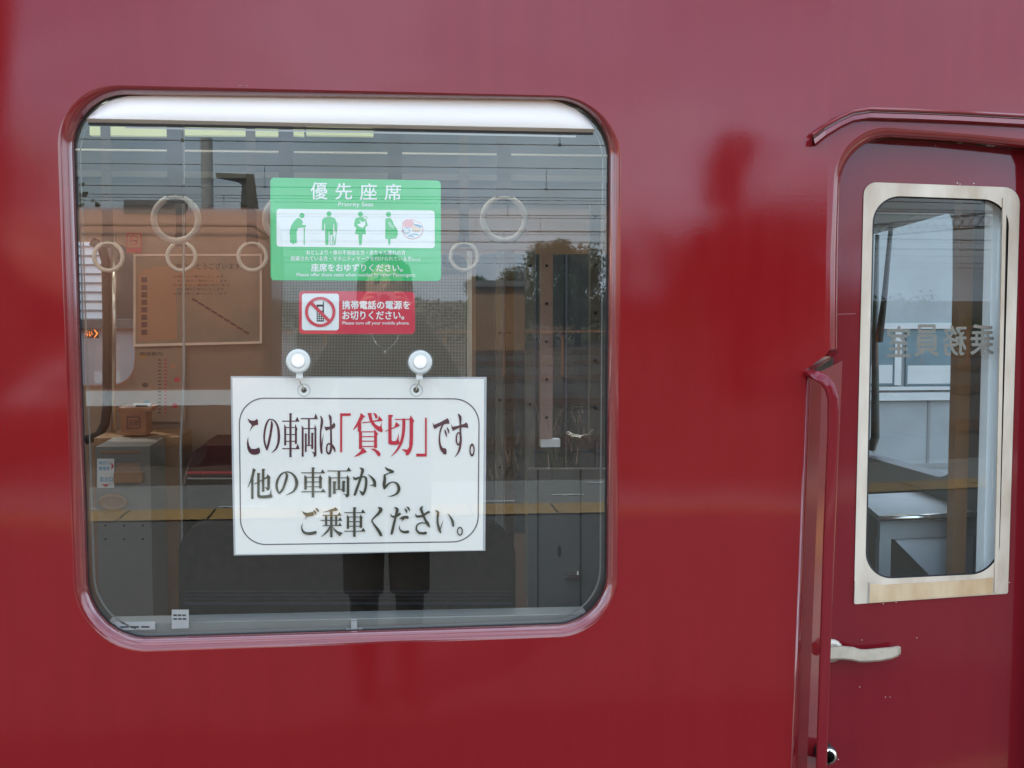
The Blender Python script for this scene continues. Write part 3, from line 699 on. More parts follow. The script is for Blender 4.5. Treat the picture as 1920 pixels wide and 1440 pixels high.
A.P((112, 575), (112, 650), (130, 745), (170, 815), (240, 820), (290, 805), (318, 785), (345, 820), (350, 885), (310, 925), (240, 938), (170, 925), (120, 880), (92, 800), (85, 710), (95, 630))
A.S((578, 270, 25), (583, 340, 45), (560, 500, 45), (525, 680, 48), (485, 830, 35))
A.S((485, 835, 30), (455, 750, 35), (432, 640, 35), (435, 500, 38), (465, 350, 38), (515, 245, 30), (565, 228, 22), (640, 260, 30), (700, 370, 42), (722, 520, 50), (715, 680, 45), (670, 810, 35), (580, 895, 10))
A.V(956, 100, 985, 44); A.Hb(790, 1130, 263, 22, ((1050, 258), (1092, 172), (1136, 272))); A.Hb(790, 1135, 812, 22, ((1060, 807), (1102, 712), (1140, 822)))
A.Vs(850, 370, 750, 40, (832, 322)); A.Vr(1065, 360, 722, 40, (1055, 315), (1096, 425))
for y in (390, 530, 665): A.Hb(865, 1055, y, 19)
A.Hb(1160, 1500, 212, 24, ((1425, 207), (1462, 106), (1507, 223))); A.V(1325, 220, 742, 36, False)
A.Vs(1200, 388, 975, 38, (1180, 338)); A.Vr(1455, 380, 960, 38, (1445, 322), (1480, 430))
A.P((1375, 868), (1425, 885), (1474, 890), (1468, 945), (1440, 987), (1420, 970), (1418, 920)); A.Hb(1212, 1445, 410, 20)
A.V(1262, 505, 882, 36); A.V(1392, 492, 822, 40); A.Hb(1275, 1380, 750, 18)
A.S((1560, 165, 20), (1585, 230, 45), (1580, 330, 50), (1560, 480, 30), (1558, 640, 35), (1568, 780, 45), (1578, 880, 40), (1582, 920, 12)); A.S((1585, 800, 14), (1598, 650, 14), (1618, 520, 4))
A.P((1635, 350), (1660, 380), (1740, 370), (1800, 325), (1825, 290), (1855, 330), (1848, 385), (1790, 420), (1720, 430), (1668, 455), (1645, 410))
A.S((1730, 140, 25), (1752, 190, 55), (1760, 260, 40), (1765, 420, 35), (1768, 600, 38), (1770, 700, 40), (1770, 800, 45), (1748, 885, 45), (1715, 915, 36), (1682, 860, 30), (1685, 760, 28), (1720, 715, 30), (1780, 740, 38), (1825, 800, 45), (1848, 872, 20))
B = Ink(g2, 625, 765, M['red_ink'], st)
B.P((135, 105), (350, 105), (350, 155), (177, 158), (177, 885), (135, 885))
B.P((550, 97), (640, 172), (600, 195), (545, 290), (480, 370), (402, 440), (395, 430), (470, 300), (530, 170)); B.P((490, 340), (560, 285), (555, 475), (490, 470))
B.P((580, 283), (730, 265), (890, 235), (915, 158), (982, 235), (980, 258), (800, 275), (580, 303))
B.P((685, 98), (770, 100), (765, 160), (790, 260), (850, 330), (920, 372), (945, 350), (968, 275), (965, 380), (988, 450), (975, 485), (920, 470), (840, 410), (770, 330), (720, 230), (700, 150))
B.P((795, 98), (850, 110), (885, 160), (880, 200), (855, 215), (835, 190), (820, 140))
B.Vs(543, 462, 822, 60, (512, 430)); B.Vr(845, 475, 802, 58, (818, 422), (897, 520))
for y in (475, 570, 662, 768): B.Hb(570, 822, y, 19)
B.P((590, 790), (675, 880), (600, 905), (510, 950), (410, 985), (480, 920), (540, 870), (565, 820)); B.P((735, 815), (820, 812), (900, 855), (945, 910), (940, 950), (915, 970), (880, 945), (840, 880), (780, 835))
B.P((1100, 135), (1180, 135), (1195, 155), (1165, 190), (1165, 640), (1185, 662), (1250, 660), (1280, 610), (1308, 500), (1305, 640), (1330, 690), (1310, 725), (1250, 740), (1150, 735), (1100, 715))
B.P((1035, 460), (1225, 372), (1255, 275), (1328, 345), (1290, 375), (1160, 425), (1045, 472)); B.Hb(1228, 1530, 226, 19)
B.S((1410, 238, 62), (1408, 400, 60), (1390, 560, 58), (1345, 720, 50), (1260, 860, 35), (1160, 965, 8))
B.P((1548, 145), (1618, 260), (1595, 300), (1595, 560), (1590, 720), (1560, 850), (1510, 935), (1470, 952), (1448, 935), (1450, 890), (1365, 820), (1480, 830), (1515, 780), (1525, 600), (1525, 210))
B.P((1835, 195), (1868, 195), (1868, 970), (1660, 970), (1660, 912), (1835, 912))
C = Ink(g1, 740, 765, M['maroon_ink'], st)
C.P((765, 285), (790, 335), (900, 290), (1020, 225), (1055, 200), (1085, 245), (1098, 312), (1010, 320), (940, 345), (860, 385), (800, 425), (770, 370))
C.S((985, 312, 20), (935, 390, 32), (905, 500, 28), (895, 640, 32), (915, 760, 45), (960, 845, 70), (1000, 872, 70)); C.P((965, 800), (1020, 806), (1040, 850), (1035, 920), (1005, 930), (960, 905))
C.S((1000, 430, 12), (1020, 490, 35), (1040, 575, 12)); C.S((1045, 385, 12), (1070, 440, 34), (1085, 505, 16))
C.P((1135, 325), (1160, 375), (1260, 355), (1390, 315), (1435, 285), (1462, 330), (1472, 400), (1390, 385), (1290, 395), (1210, 435), (1165, 460), (1140, 400))
C.S((1280, 130, 30), (1310, 190, 55), (1315, 300, 38), (1315, 480, 38), (1322, 600, 42), (1320, 700, 40), (1300, 810, 40), (1265, 900, 30), (1205, 980, 8)); C.S((1310, 530, 20), (1275, 490, 22), (1240, 550, 28), (1235, 650, 30), (1262, 735, 30), (1300, 700, 30), (1320, 620, 14))
C.O(1548, 838, 52, 132, 27, 84)
D = Ink(g3, 455, 865, M['olive_ink'], st)
D.P((205, 132), (265, 170), (240, 220), (215, 330), (150, 440), (105, 530), (98, 515), (150, 380), (185, 230)); D.V(193, 330, 757, 46, False)
D.P((290, 228), (355, 240), (340, 280), (340, 660), (360, 682), (480, 675), (540, 660), (575, 550), (575, 655), (600, 700), (570, 730), (440, 740), (340, 740), (300, 720), (290, 690))
D.P((232, 448), (400, 355), (480, 305), (495, 252), (555, 315), (545, 345), (545, 540), (530, 575), (490, 585), (470, 545), (445, 530), (450, 515), (490, 525), (495, 338), (400, 380), (240, 460)); D.V(410, 145, 612, 50)
D.S((865, 237, 30), (885, 290, 50), (850, 430, 48), (800, 560, 45), (735, 640, 30)); D.S((735, 640, 26), (695, 580, 42), (678, 480, 48), (700, 370, 45), (765, 265, 35), (860, 212, 22), (960, 228, 30), (1040, 300, 45), (1080, 410, 62), (1065, 520, 55), (1000, 610, 35), (865, 675, 6))
D.V(1405, 117, 725, 50); D.Hb(1170, 1645, 230, 20, ((1560, 225), (1597, 158), (1650, 236))); D.Hb(1170, 1655, 608, 20, ((1570, 602), (1607, 543), (1660, 612)))
D.Vs(1258, 300, 568, 52, (1234, 272)); D.Vr(1555, 312, 545, 54, (1545, 266), (1597, 338))
for y in (318, 412, 508): D.Hb(1280, 1535, y, 17)
E_ = Ink(g3, 600, 865, M['olive_ink'], st)
E_.Hb(145, 620, 192, 18, ((530, 187), (572, 113), (626, 194))); E_.V(378, 198, 567, 52, False); E_.Vs(198, 312, 718, 54, (174, 283)); E_.Vr(560, 312, 690, 52, (545, 272), (597, 345))
E_.P((450, 640), (520, 655), (586, 630), (582, 690), (535, 724), (510, 700), (508, 670)); E_.Hb(222, 540, 330, 17); E_.V(288, 397, 652, 54); E_.V(470, 387, 612, 54); E_.Hb(312, 446, 562, 17)
E_.S((800, 130, 18), (852, 170, 60), (830, 270, 50), (790, 400, 48), (740, 540, 50), (697, 665, 48)); E_.S((665, 300, 12), (700, 350, 50), (780, 325, 40), (870, 308, 30), (915, 332, 45), (925, 420, 50), (905, 560, 50), (865, 655, 46))
E_.P((780, 575), (850, 612), (900, 600), (880, 660), (850, 690), (825, 660)); E_.S((960, 258, 6), (1040, 330, 40), (1090, 410, 60), (1105, 500, 36)); E_.P((975, 490), (1065, 452), (1105, 500), (1085, 502), (1050, 482))
E_.S((1300, 110, 10), (1350, 160, 45), (1410, 185, 55), (1455, 205, 52)); E_.S((1440, 215, 40), (1370, 238, 22), (1295, 275, 30)); E_.S((1290, 278, 40), (1295, 360, 55), (1283, 460, 60), (1287, 540, 40))
E_.S((1295, 550, 18), (1330, 490, 40), (1400, 430, 28), (1480, 415, 25), (1550, 460, 50), (1578, 550, 60), (1540, 640, 45), (1440, 690, 22), (1350, 697, 6))
F_ = Ink(g3, 555, 940, M['olive_ink'], st)
F_.P((112, 180), (150, 215), (220, 230), (310, 215), (345, 210), (362, 260), (350, 285), (250, 300), (210, 320), (170, 370), (190, 325), (205, 300), (150, 250))
F_.S((128, 440, 8), (115, 530, 25), (150, 610, 45), (220, 642, 55), (310, 640, 60), (385, 622, 62)); F_.S((350, 180, 12), (380, 215, 40), (400, 260, 18)); F_.S((390, 135, 12), (425, 165, 40), (450, 210, 16))
F_.P((525, 220), (650, 180), (745, 145), (795, 118), (840, 178), (800, 188), (700, 195), (600, 212)); F_.V(707, 187, 722, 50, False)
F_.Hb(535, 905, 280, 18, ((830, 276), (868, 213), (910, 285))); F_.Hb(495, 920, 380, 18, ((845, 376), (882, 316), (924, 384))); F_.Hb(530, 910, 486, 18, ((840, 482), (878, 423), (916, 488)))
F_.V(603, 285, 487, 44, False); F_.V(803, 285, 482, 44, False); F_.S((685, 500, 30), (640, 580, 40), (570, 655, 28), (500, 715, 5)); F_.P((735, 500), (770, 545), (840, 600), (935, 630), (875, 700), (810, 640), (750, 560))
F_.V(1168, 115, 712, 50); F_.Hb(965, 1380, 226, 18, ((1300, 220), (1335, 158), (1387, 230))); F_.Hb(965, 1385, 597, 18, ((1305, 592), (1342, 526), (1392, 601)))
F_.Vs(1040, 297, 552, 46, (1017, 268)); F_.Vr(1298, 304, 530, 50, (1288, 260), (1335, 325))
for y in (312, 405, 497): F_.Hb(1058, 1280, y, 17)
F_.S((1640, 115, 14), (1697, 160, 72), (1660, 230, 55), (1580, 310, 35), (1520, 385, 28), (1560, 460, 35), (1640, 570, 55), (1685, 645, 60), (1702, 680, 48))
G2 = Ink(g3, 715, 940, M['olive_ink'], st)
G2.S((180, 245, 6), (215, 300, 35), (290, 300, 42), (368, 252, 50)); G2.S((265, 120, 16), (318, 165, 62), (290, 290, 45), (255, 440, 50), (225, 570, 52), (208, 645, 46))
G2.P((355, 355), (410, 305), (470, 288), (530, 290), (550, 320), (540, 350), (480, 345), (440, 370), (400, 410), (420, 360)); G2.S((355, 475, 6), (370, 560, 25), (430, 608, 45), (500, 612, 55), (530, 608, 58))
G2.S((465, 140, 10), (495, 180, 38), (510, 228, 16)); G2.S((510, 105, 12), (545, 140, 38), (565, 190, 16))
G2.S((680, 250, 8), (715, 300, 40), (820, 290, 45), (900, 240, 40), (945, 215, 50)); G2.S((825, 100, 18), (795, 150, 55), (830, 250, 45), (880, 370, 45), (930, 450, 60), (965, 520, 16))
G2.S((900, 440, 16), (800, 430, 25), (720, 470, 28), (700, 550, 32), (740, 618, 45), (820, 640, 50), (885, 632, 56))
G2.S((1080, 180, 10), (1133, 220, 50), (1125, 330, 40), (1130, 450, 45), (1163, 570, 50), (1185, 622, 32)); G2.S((1185, 545, 20), (1215, 450, 14), (1243, 375, 4)); G2.S((1325, 240, 6), (1385, 320, 35), (1425, 400, 52), (1440, 488, 42))
G2.O(1572, 598, 60, 90, 36, 62)
for g, nm in ((g1, 'maroon_lettering'), (g2, 'red_lettering'), (g3, 'olive_lettering')): g.build(nm, notice)

# --- the two suction hooks
def hook(px, py, hx, hy, lab):
    c = Um(px, py, .039); t = thing('suction_hook', lab, 'suction hook', c, 'white suction hooks holding the notice')
    g = MB()
    def disc(mb, prof, m, n=32): mb.loft([[(c.x + r_ * math.cos(2 * math.pi * k / n), c.y + y_, c.z + r_ * math.sin(2 * math.pi * k / n)) for k in range(n)] for r_, y_ in prof], m)
    disc(g, [(.0225, .0), (.0222, .0012), (.0195, .003)], M['clear']); g.build('clear_rim', t)
    g = MB(); disc(g, [(.0203, -.0008), (.0200, -.0016), (.0150, -.0016), (.0118, -.0010), (.0112, -.0022), (.0104, -.0030), (.0001, -.0032)], M['cup']); disc(g, [(.0205, -.0006), (.017, .006), (.007, .010), (.0001, .010)], M['cup']); g.build('cup', t)
    g = MB(); a = Um(px + (hx - px) * .25, py + 27, .043); g.span(a.x - .0055, a.x + .0055, .040, .048, a.z - .005, a.z + .005, M['cup']); g.build('neck', t)
    g = MB(); h = Um(hx, hy - 2, .062); g.tube([a, Um(px + (hx - px) * .4, py + 40, .047), h + Vector((0, -.012, .006)), h + Vector((0, -.009, 0)), h + Vector((0, .006, 0))], .0012, M['chrome'], 6); g.build('wire_hook', t)
hook(559, 677, 569, 732, 'white suction hook at the left end of the hanging notice')
hook(788, 679, 781, 732, 'white suction hook at the right end of the hanging notice')

# =================================================================== THINGS INSIDE THE CAR
def strap(px, py, yd, ringr, ztop, lab):
    c = Um(px, py, yd); t = thing('hand_strap', lab, 'hand strap', (c.x, c.y, ztop), 'ring hand straps hanging from the ceiling rails')
    g = MB(); n = 28; g.loft([[(c.x + (ringr + .0075 * math.cos(a)) * math.cos(u), c.y + .0075 * math.sin(a), c.z + (ringr + .0075 * math.cos(a)) * math.sin(u)) for a in [math.pi / 4 * k for k in range(8)]] for u in [2 * math.pi * k / n for k in range(n + 1)]], M['ring']); g.build('ring', t)
    g = MB(); g.span(c.x - .017, c.x + .017, c.y - .003, c.y + .003, c.z + ringr - .012, ztop, M['strap']); g.span(c.x - .02, c.x + .02, c.y - .006, c.y + .006, c.z + ringr - .014, c.z + ringr + .03, M['strap']); g.build('strap', t)
wh = {330: 'hand strap ring hanging left of the green sticker, largest white ring there', 538: 'hand strap whose ring is hidden by the left half of the green sticker', 741: 'hand strap whose ring is hidden by the right half of the green sticker', 945: 'large pale hand strap ring hanging alone right of the green sticker'}
for px in (330, 538, 741, 945): strap(px, 411, .85, .050, zr2, wh[px])
wf = {203: 'small hand strap ring in front of the bright door window', 340: 'small hand strap ring over the top middle of the framed poster', 473: 'small hand strap ring over the top right corner of the poster', 870: 'small dim hand strap ring beside the right edge of the green sticker'}
for px in (203, 340, 473, 870): strap(px, 481, 2.45, .049, ZC, wf[px])
YB = YO - .02
# framed poster
g = MB(); q = [(254, 480), (487, 480), (487, 640), (254, 645)]
g.prism([Um(x, y, YB) for x, y in q], (0, .015, 0), M['poster']); po = g.build('framed_poster'); tag(po, 'metal framed poster with a thank-you heading on the brown wall', 'poster')
g = MB(); qo = [(250, 476), (491, 476), (491, 644), (250, 650)]
for i in range(4):
    a, b_, c, d = qo[i], qo[(i + 1) % 4], q[(i + 1) % 4], q[i]; g.prism([Um(*p, YB - .006) for p in (a, b_, c, d)], (0, .006, 0), M['brass'])
g.build('frame', po)
g = MB(); Uq = lambda x, y: Um(x, y, YB - .0012)
g.poly([Uq(*p) for p in ((258, 520), (268, 505), (300, 500), (405, 503), (412, 512), (414, 530), (330, 540), (332, 636), (258, 640))], M['poster_salmon']); g.build('printed_area', po)
g = MB(); Uq = lambda x, y: Um(x, y, YB - .0024)
write(g, 'ありがとうございます。', bx(330, 493, 456, 505), Uq, M['black_ink'], .01)
for i in range(5): write(g, 'お客様のご案内いたします', bx(325 + (i % 2) * 8, 516 + i * 8, 420 + (i % 3) * 6, 521 + i * 8), Uq, M['maroon_ink'], .005)
for i in range(9): g.poly([Uq(*p) for p in line_poly((360 + i * 12, 560 + i * 7.5), (371 + i * 12, 566 + i * 7.5), 4)], M['maroon_ink'])
for i in range(8): g.poly([Uq(*p) for p in bx(265, 520 + i * 14, 276, 530 + i * 14)], M['maroon_ink'])
g.build('lettering', po)
# no-smoking sticker
g = MB(); g.prism([Um(*p, YB) for p in bx(237, 437, 265, 474)], (0, .002, 0), M['red_vinyl']); ns = g.build('smoking_ban_sticker'); tag(ns, 'tiny red-edged no smoking sticker on the brown wall above the poster', 'sticker')
g = MB(); Uq = lambda x, y: Um(x, y, YB - .001); g.poly([Uq(*p) for p in bx(239, 439, 263, 464)], M['poster_salmon']); ring(g, ell(251, 451, 9, 9), ell(251, 451, 7, 7), lambda x, y: Um(x, y, YB - .002), M['red_vinyl']); g.poly([Um(*p, YB - .003) for p in line_poly((245, 445), (257, 457), 2)], M['red_vinyl']); g.poly([Um(*p, YB - .0015) for p in bx(246, 450, 257, 453)], M['black_ink']); g.build('pictogram', ns)
# route chart
g = MB(); g.prism([Um(*p, YB) for p in bx(254, 655, 348, 792, -2)], (0, .002, 0), M['sheet']); rc = g.build('route_chart'); tag(rc, 'pale fare and route chart sheet below the framed poster', 'chart')
g = MB(); Uq = lambda x, y: Um(x, y, YB - .0012)
write(g, '路線案内', bx(262, 660, 304, 667), Uq, M['black_ink'], .01)
for i in range(16):
    g.poly([Uq(*p) for p in bx(296 + (i % 3), 674 + i * 6.6, 302, 676 + i * 6.6)], M['black_ink']); g.poly([Uq(*p) for p in bx(308, 674 + i * 6.6, 313, 676 + i * 6.6)], M['red_ink'])
for x, y, m in ((324, 686, 'poster_salmon'), (332, 712, 'red_vinyl'), (272, 722, 'dark_green'), (328, 760, 'red_vinyl'), (275, 755, 'teal'), (268, 668, 'yellow')): g.poly([Uq(*p) for p in ell(x, y, 6, 5, 9)], M[m])
g.build('printing', rc)
# ticket machine
yt = 2.0; g = MB(); p0, p1, p2, p3 = Um(176, 838, yt), Um(276, 836, yt), Um(290, 1180, yt), Um(186, 1180, yt)
g.span(Um(180, 900, yt).x, Um(282, 900, yt).x, yt, yt + .28, .05, p0.z, M['machine']); tm = g.build('ticket_machine'); tag(tm, 'grey ticket dispensing machine with two small labels in the lower left', 'ticket machine')
Uq = lambda x, y: Um(x, y, yt - .002)
g = MB(); g.prism([Uq(*p) for p in bx(218, 868, 262, 892)], (0, .002, 0), M['lining']); g.prism([Um(*p, yt - .03) for p in bx(213, 887, 266, 905)], (0, .03, 0), M['brown_post']); g.build('ticket_slot', tm)
g = MB(); g.prism([Uq(*p) for p in bx(182, 860, 214, 914)], (0, .001, 0), M['white_vinyl']); lb = g.build('label', tm)
g = MB(); U9 = lambda x, y: Um(x, y, yt - .003)
write(g, '整理券', bx(185, 875, 206, 882), U9, M['blue_vinyl'], .01); write(g, '発行口', bx(185, 865, 206, 871), U9, M['blue_vinyl'], .01); write(g, '取出口', bx(187, 894, 211, 903), U9, M['blue_vinyl'], .01)
g.poly([U9(*p) for p in ((209, 866), (213, 874), (209, 882))], M['red_vinyl']); g.poly([U9(*p) for p in ((191, 908), (206, 908), (198, 913))], M['red_vinyl']); g.build('label_print', tm)
g = MB()
for j in range(2):
    for i in range(3): c = Um(198 + i * 35, 985 + j * 26, yt - .002); g.box(c, (.006, .004, .006), M['black_ink'])
g.build('screw', tm)
g = MB(); rr_ = [[Um(212 + a * math.cos(t_), 942 + b_ * math.sin(t_), yt - d_) for t_ in [2 * math.pi * k / 20 for k in range(20)]] for a, b_, d_ in ((29, 17, .001), (27, 16, .012), (20, 11, .012), (16, 8, .004))]; g.loft(rr_, M['brown_post'], True, True); g.build('return_tray', tm)
g = MB(); g.span(Um(190, 840, yt).x, Um(266, 840, yt).x, yt - .004, yt, Um(200, 850, yt).z, Um(200, 847, yt).z, M['brown_post']); g.build('seam', tm)
# wooden box on the machine shelf
g = MB(); yb = 2.32; a, c = Um(226, 772, yb), Um(274, 816, yb); g.span(a.x, c.x, yb, yb + .12, c.z, a.z, M['box_wood']); g.span(a.x - .006, c.x + .02, yb - .006, yb + .13, a.z, a.z + .014, M['box_wood']); wb = g.build('wooden_box'); tag(wb, 'small varnished wooden box with stamped front behind the ticket machine', 'box')
g = MB(); ring(g, bx(238, 781, 263, 804), bx(240, 783, 261, 802), lambda x, y: Um(x, y, yb - .008), M['maroon_ink']); write(g, '忘物', bx(242, 787, 259, 798), lambda x, y: Um(x, y, yb - .008), M['maroon_ink'], .01); g.build('stamp', wb)
g = MB(); a = Um(263, 763, yb); g.span(a.x - .03, a.x + .03, yb + .03, yb + .05, a.z - .004, a.z + .008, M['white_vinyl']); g.span(a.x - .02, a.x + .02, yb + .028, yb + .0295, a.z - .002, a.z + .005, M['black_ink']); g.build('top_plate', wb)
g = MB(); a, c = Um(176, 816, 2.3), Um(335, 836, 2.3); g.span(a.x, c.x, 2.3, 2.6, .06, c.z + .03, M['brown_post']); o = g.build('equipment_cupboard'); tag(o, 'dark brown cupboard behind the grey ticket machine', 'cupboard')
# chrome stanchion and the red bench beyond
g = MB(); a = Um(341, 980, 1.5); g.tube([(a.x, 1.5, .02), (a.x, 1.5, Um(341, 840, 1.5).z), (a.x + .01, 1.52, Um(343, 700, 1.5).z), (a.x + .02, 1.55, ZC)], .0035, M['steel'], 10); o = g.build('stanchion'); tag(o, 'thin chrome grab pole standing left of the white notice', 'grab pole')
g = MB(); yb = 2.25
out = [(350, 893), (352, 870), (362, 848), (382, 836), (620, 834), (620, 893)]
g.prism([Um(x, y, yb) for x, y in out], (0, .35, 0), M['seat']); bn = g.build('side_bench'); tag(bn, 'maroon bench seat with pale red piping across the car', 'bench')
g = MB(); g.prism([Um(*p, yb - .004) for p in bx(350, 884, 620, 888)], (0, .004, 0), M['red_vinyl']); g.prism([Um(*p, yb - .003) for p in bx(350, 896, 620, 898.5)], (0, .02, 0), M['steel']); g.build('piping', bn)
g = MB(); g.prism([Um(*p, yb + .02) for p in bx(352, 899, 620, 1010)], (0, .3, 0), M['seat_dark']); g.build('seat_base', bn)
# seat back just inside the window
g = MB(); q = rrect([(335, 985), (967, 985), (967, 1300), (335, 1300)], [50, 60, 10, 10], 8); g.prism([Um(x, y, .16) for x, y in q], (0, .07, 0), M['seat_dark'], True); nb_ = g.build('window_seat'); g = MB(); [g.prism([Um(*p, .158) for p in bx(345, y_, 960, y_ + h_)], (0, .002, 0), M['black_ink']) for y_, h_ in ((1108, 1.5), (1115, 1.5), (1122, 1.5), (1129, 5))]; g.build('back_seam', nb_); tag(nb_, 'dark rounded seat back just inside the window below the white notice', 'seat')
g = MB(); g.span(Um(340, 1100, .23).x, Um(962, 1100, .23).x, .232, .68, .30, .46, M['seat']); g.build('cushion', nb_)
g = MB(); g.span(Um(350, 1100, .23).x, Um(950, 1100, .23).x, .235, .62, .02, .297, M['lining_grey']); g.build('seat_base', nb_)
# mesh blind over the opposite window
g = MB(); g.poly([Um(x, y, YO - .05) for x, y in bx(529, 512, 874, 1000)], M['mesh']); ms = g.build('mesh_blind'); tag(ms, 'dark woven mesh blind drawn behind the stickers and notice', 'blind')
g = MB(); a, c = Um(529, 508, YO - .05), Um(874, 514, YO - .05); g.tube([(a.x, YO - .05, a.z), (c.x, YO - .05, a.z)], .012, M['steel'], 8); g.build('roller', ms)
# uprights of the crew partition seen at the right of the window
posts = [(876, 886, 470, 1080, 2.5, 'ring', 'pale cream upright along the right edge of the mesh blind'),
         (930, 944, 470, 1100, 2.2, 'lining_grey', 'narrow grey upright right of the mesh blind'),
         (947, 964, 470, 1100, 2.25, 'dark_bronze', 'brown upright beside the narrow grey one'),
         (986, 1002, 470, 1120, 1.8, 'lining_grey', 'grey upright left of the bolted mauve post'),
         (1014, 1036, 470, 826, 1.5, 'mauve_post', 'mauve post with dark bolts and a white foot'),
         (1108, 1124, 380, 826, .8, 'lining_grey', 'light grey upright closest to the right window edge')]
for x0, x1, y0, y1, yd, mm, lab in posts:
    g = MB(); a, c = Um(x0, y0, yd), Um(x1, y1, yd); g.span(a.x, c.x, yd, yd + .03, c.z, a.z, M[mm]); o = g.build('partition_post'); tag(o, lab, 'post', 'uprights of the crew partition')
    if mm in ('mauve_post', 'dark_bronze', 'lining_grey'):
        h = MB()
        for k in range(5):
            y = y0 + 28 + k * (y1 - y0) / 5
            if y > y1 - 10: break
            p = Um((x0 + x1) / 2, y, yd - .002); h.tube([p, p + Vector((0, -.003, 0))], .0045, M['black_ink'], 8)
        h.build('bolt', o)
    if mm == 'mauve_post':
        h = MB(); a, c = Um(1014, 824, yd - .004), Um(1050, 838, yd - .004); h.span(a.x, c.x, yd - .006, yd + .03, c.z, a.z - .0, M['white_vinyl']); h.build('foot', o)
# grey partition door low on the right
g = MB(); yp = .62; g.prism([Um(*p, yp) for p in bx(990, 880, 1175, 1290)], (0, .03, 0), M['lining_grey']); pd = g.build('partition_door'); tag(pd, 'grey sliding partition door low in the right of the window', 'door')
g = MB()
for x in (1007, 1087): g.prism([Um(*p, yp - .002) for p in bx(x, 880, x + 3, 1290)], (0, .002, 0), M['black_ink'])
g.build('seam', pd)
g = MB(); p = [Um(x, y, yp - .003) for x, y in ell(1049, 1034, 3.5, 11, 16)]; g.prism(p, (0, .003, 0), M['black_ink']); g.build('keyhole', pd)
g = MB(); a, c = Um(1060, 1077, yp - .03), Um(1084, 1082, yp - .03); g.span(a.x, c.x, yp - .035, yp - .001, c.z, a.z, M['chrome']); a = Um(1084, 1070, yp - .03); g.tube([a, Um(1084, 1086, yp - .03)], .003, M['chrome'], 8); g.build('latch', pd)
g = MB(); g.tube([Um(1064, 812, .6), Um(1075, 818, .58), Um(1090, 820, .57), Um(1105, 817, .58), Um(1112, 808, .6)], .005, M['chrome'], 10); o = g.build('grab_handle'); tag(o, 'curved chrome grab handle beside the light grey upright', 'handle')
# destination light and door rubber at the left
g = MB(); a, c = Um(159, 618, YO - .03), Um(184, 634, YO - .03); g.span(a.x, c.x, YO - .03, YO - .01, c.z, a.z, M['black_ink']); o = g.build('indicator_lamp'); tag(o, 'orange lit arrow indicator by the bright door window', 'indicator')
h = MB(); U9 = lambda x, y: Um(x, y, YO - .032); h.poly([U9(*p) for p in ((176, 617), (184, 625), (176, 635), (177, 632), (181, 625), (177, 620))], M['orange_led']); write(h, 'ろい', bx(159, 620, 173, 631), U9, M['orange_led'], .01); h.build('lit_letters', o)
g = MB(); yd = 2.52; g.tube([Um(172, 452, yd), Um(190, 462, yd), Um(199, 490, yd), Um(201, 600, yd), Um(201, 760, yd), Um(197, 795, yd), Um(186, 815, yd), Um(160, 826, yd)], .017, M['black_rubber'], 10); h = MB(); h.tube([Um(214, 440, yd - .03), Um(214, 600, yd - .03), Um(213, 828, yd - .03)], .008, M['chrome'], 10); o = g.build('door_grab_pole'); tag(o, 'dark grab pole curving at its foot beside the bright door window', 'grab pole'); h.build('metal_rail', o)
# cab: desk
g = MB(); zt = 1.5 - .45; P = [Uz(1600, 928, zt), Uz(1732, 922, zt), Uz(1858, 961, zt), Uz(1650, 969, zt)]
dk = thing('driver_desk', 'grey metal folding desk behind the crew door window', 'desk', P[3])
g.prism(P, (0, 0, -.012), M['desk']); g.build('desk_top', dk)
g = MB(); g.tube([P[3] + Vector((0, -.001, -.004)), P[2] + Vector((0, -.001, -.004))], .0065, M['chrome'], 10); g.build('edge_trim', dk)
g = MB(); a, c = P[3], P[2]
g.prism([a + Vector((.005, .01, -.013)), c + Vector((-.005, .01, -.013)), c + Vector((-.005, .01, -.05)), a + Vector((.005, .01, -.05))], (0, .015, 0), M['desk'])
g.prism([a + Vector((.005, .012, -.05)), a + Vector((.03, .012, -.05)), a + Vector((.03, .012, -.5)), a + Vector((.005, .012, -.5))], (0, .02, 0), M['desk'])
g.prism([a + Vector((.04, .02, -.052)), c + Vector((-.005, .02, -.052)), c + Vector((-.005, .02, -.25))], (0, .008, 0), M['white_car']); g.build('apron', dk)

# =================================================================== OUTSIDE: the platform and yard that the glass mirrors
g = MB(); g.poly([(-900, -1200, -1.1), (900, -1200, -1.1), (900, 600, -1.1), (-900, 600, -1.1)], M['ballast']); tag(g.build('ground'), kind='structure')
PE = -7.95                                      # far edge of the platform
g = MB(); g.span(-60, 60, PE, -.12, -1.05, -.004, M['asphalt']); tag(g.build('platform'), kind='structure')
g = MB(); g.poly([(-60, PE - .03, .004), (60, PE - .03, .004), (60, PE + 1.15, .004), (-60, PE + 1.15, .004)], M['slab'])
g.span(-60, 60, PE - .05, PE - .001, -.25, .0, M['slab']); g.poly([(-60, -.95, .004), (60, -.95, .004), (60, -.12, .004), (-60, -.12, .004)], M['slab']); tag(g.build('platform_edging'), kind='structure')
g = MB()
for i in range(-60, 60):
    for y0, y1 in ((PE + 1.15, PE + 1.58), (-1.35, -1.02)):
        g.poly([(i * .6, y0, .009), (i * .6 + .585, y0, .009), (i * .6 + .585, y1, .009), (i * .6, y1, .009)], M['yellow'])
tag(g.build('tactile_strip'), kind='structure')
g = MB()
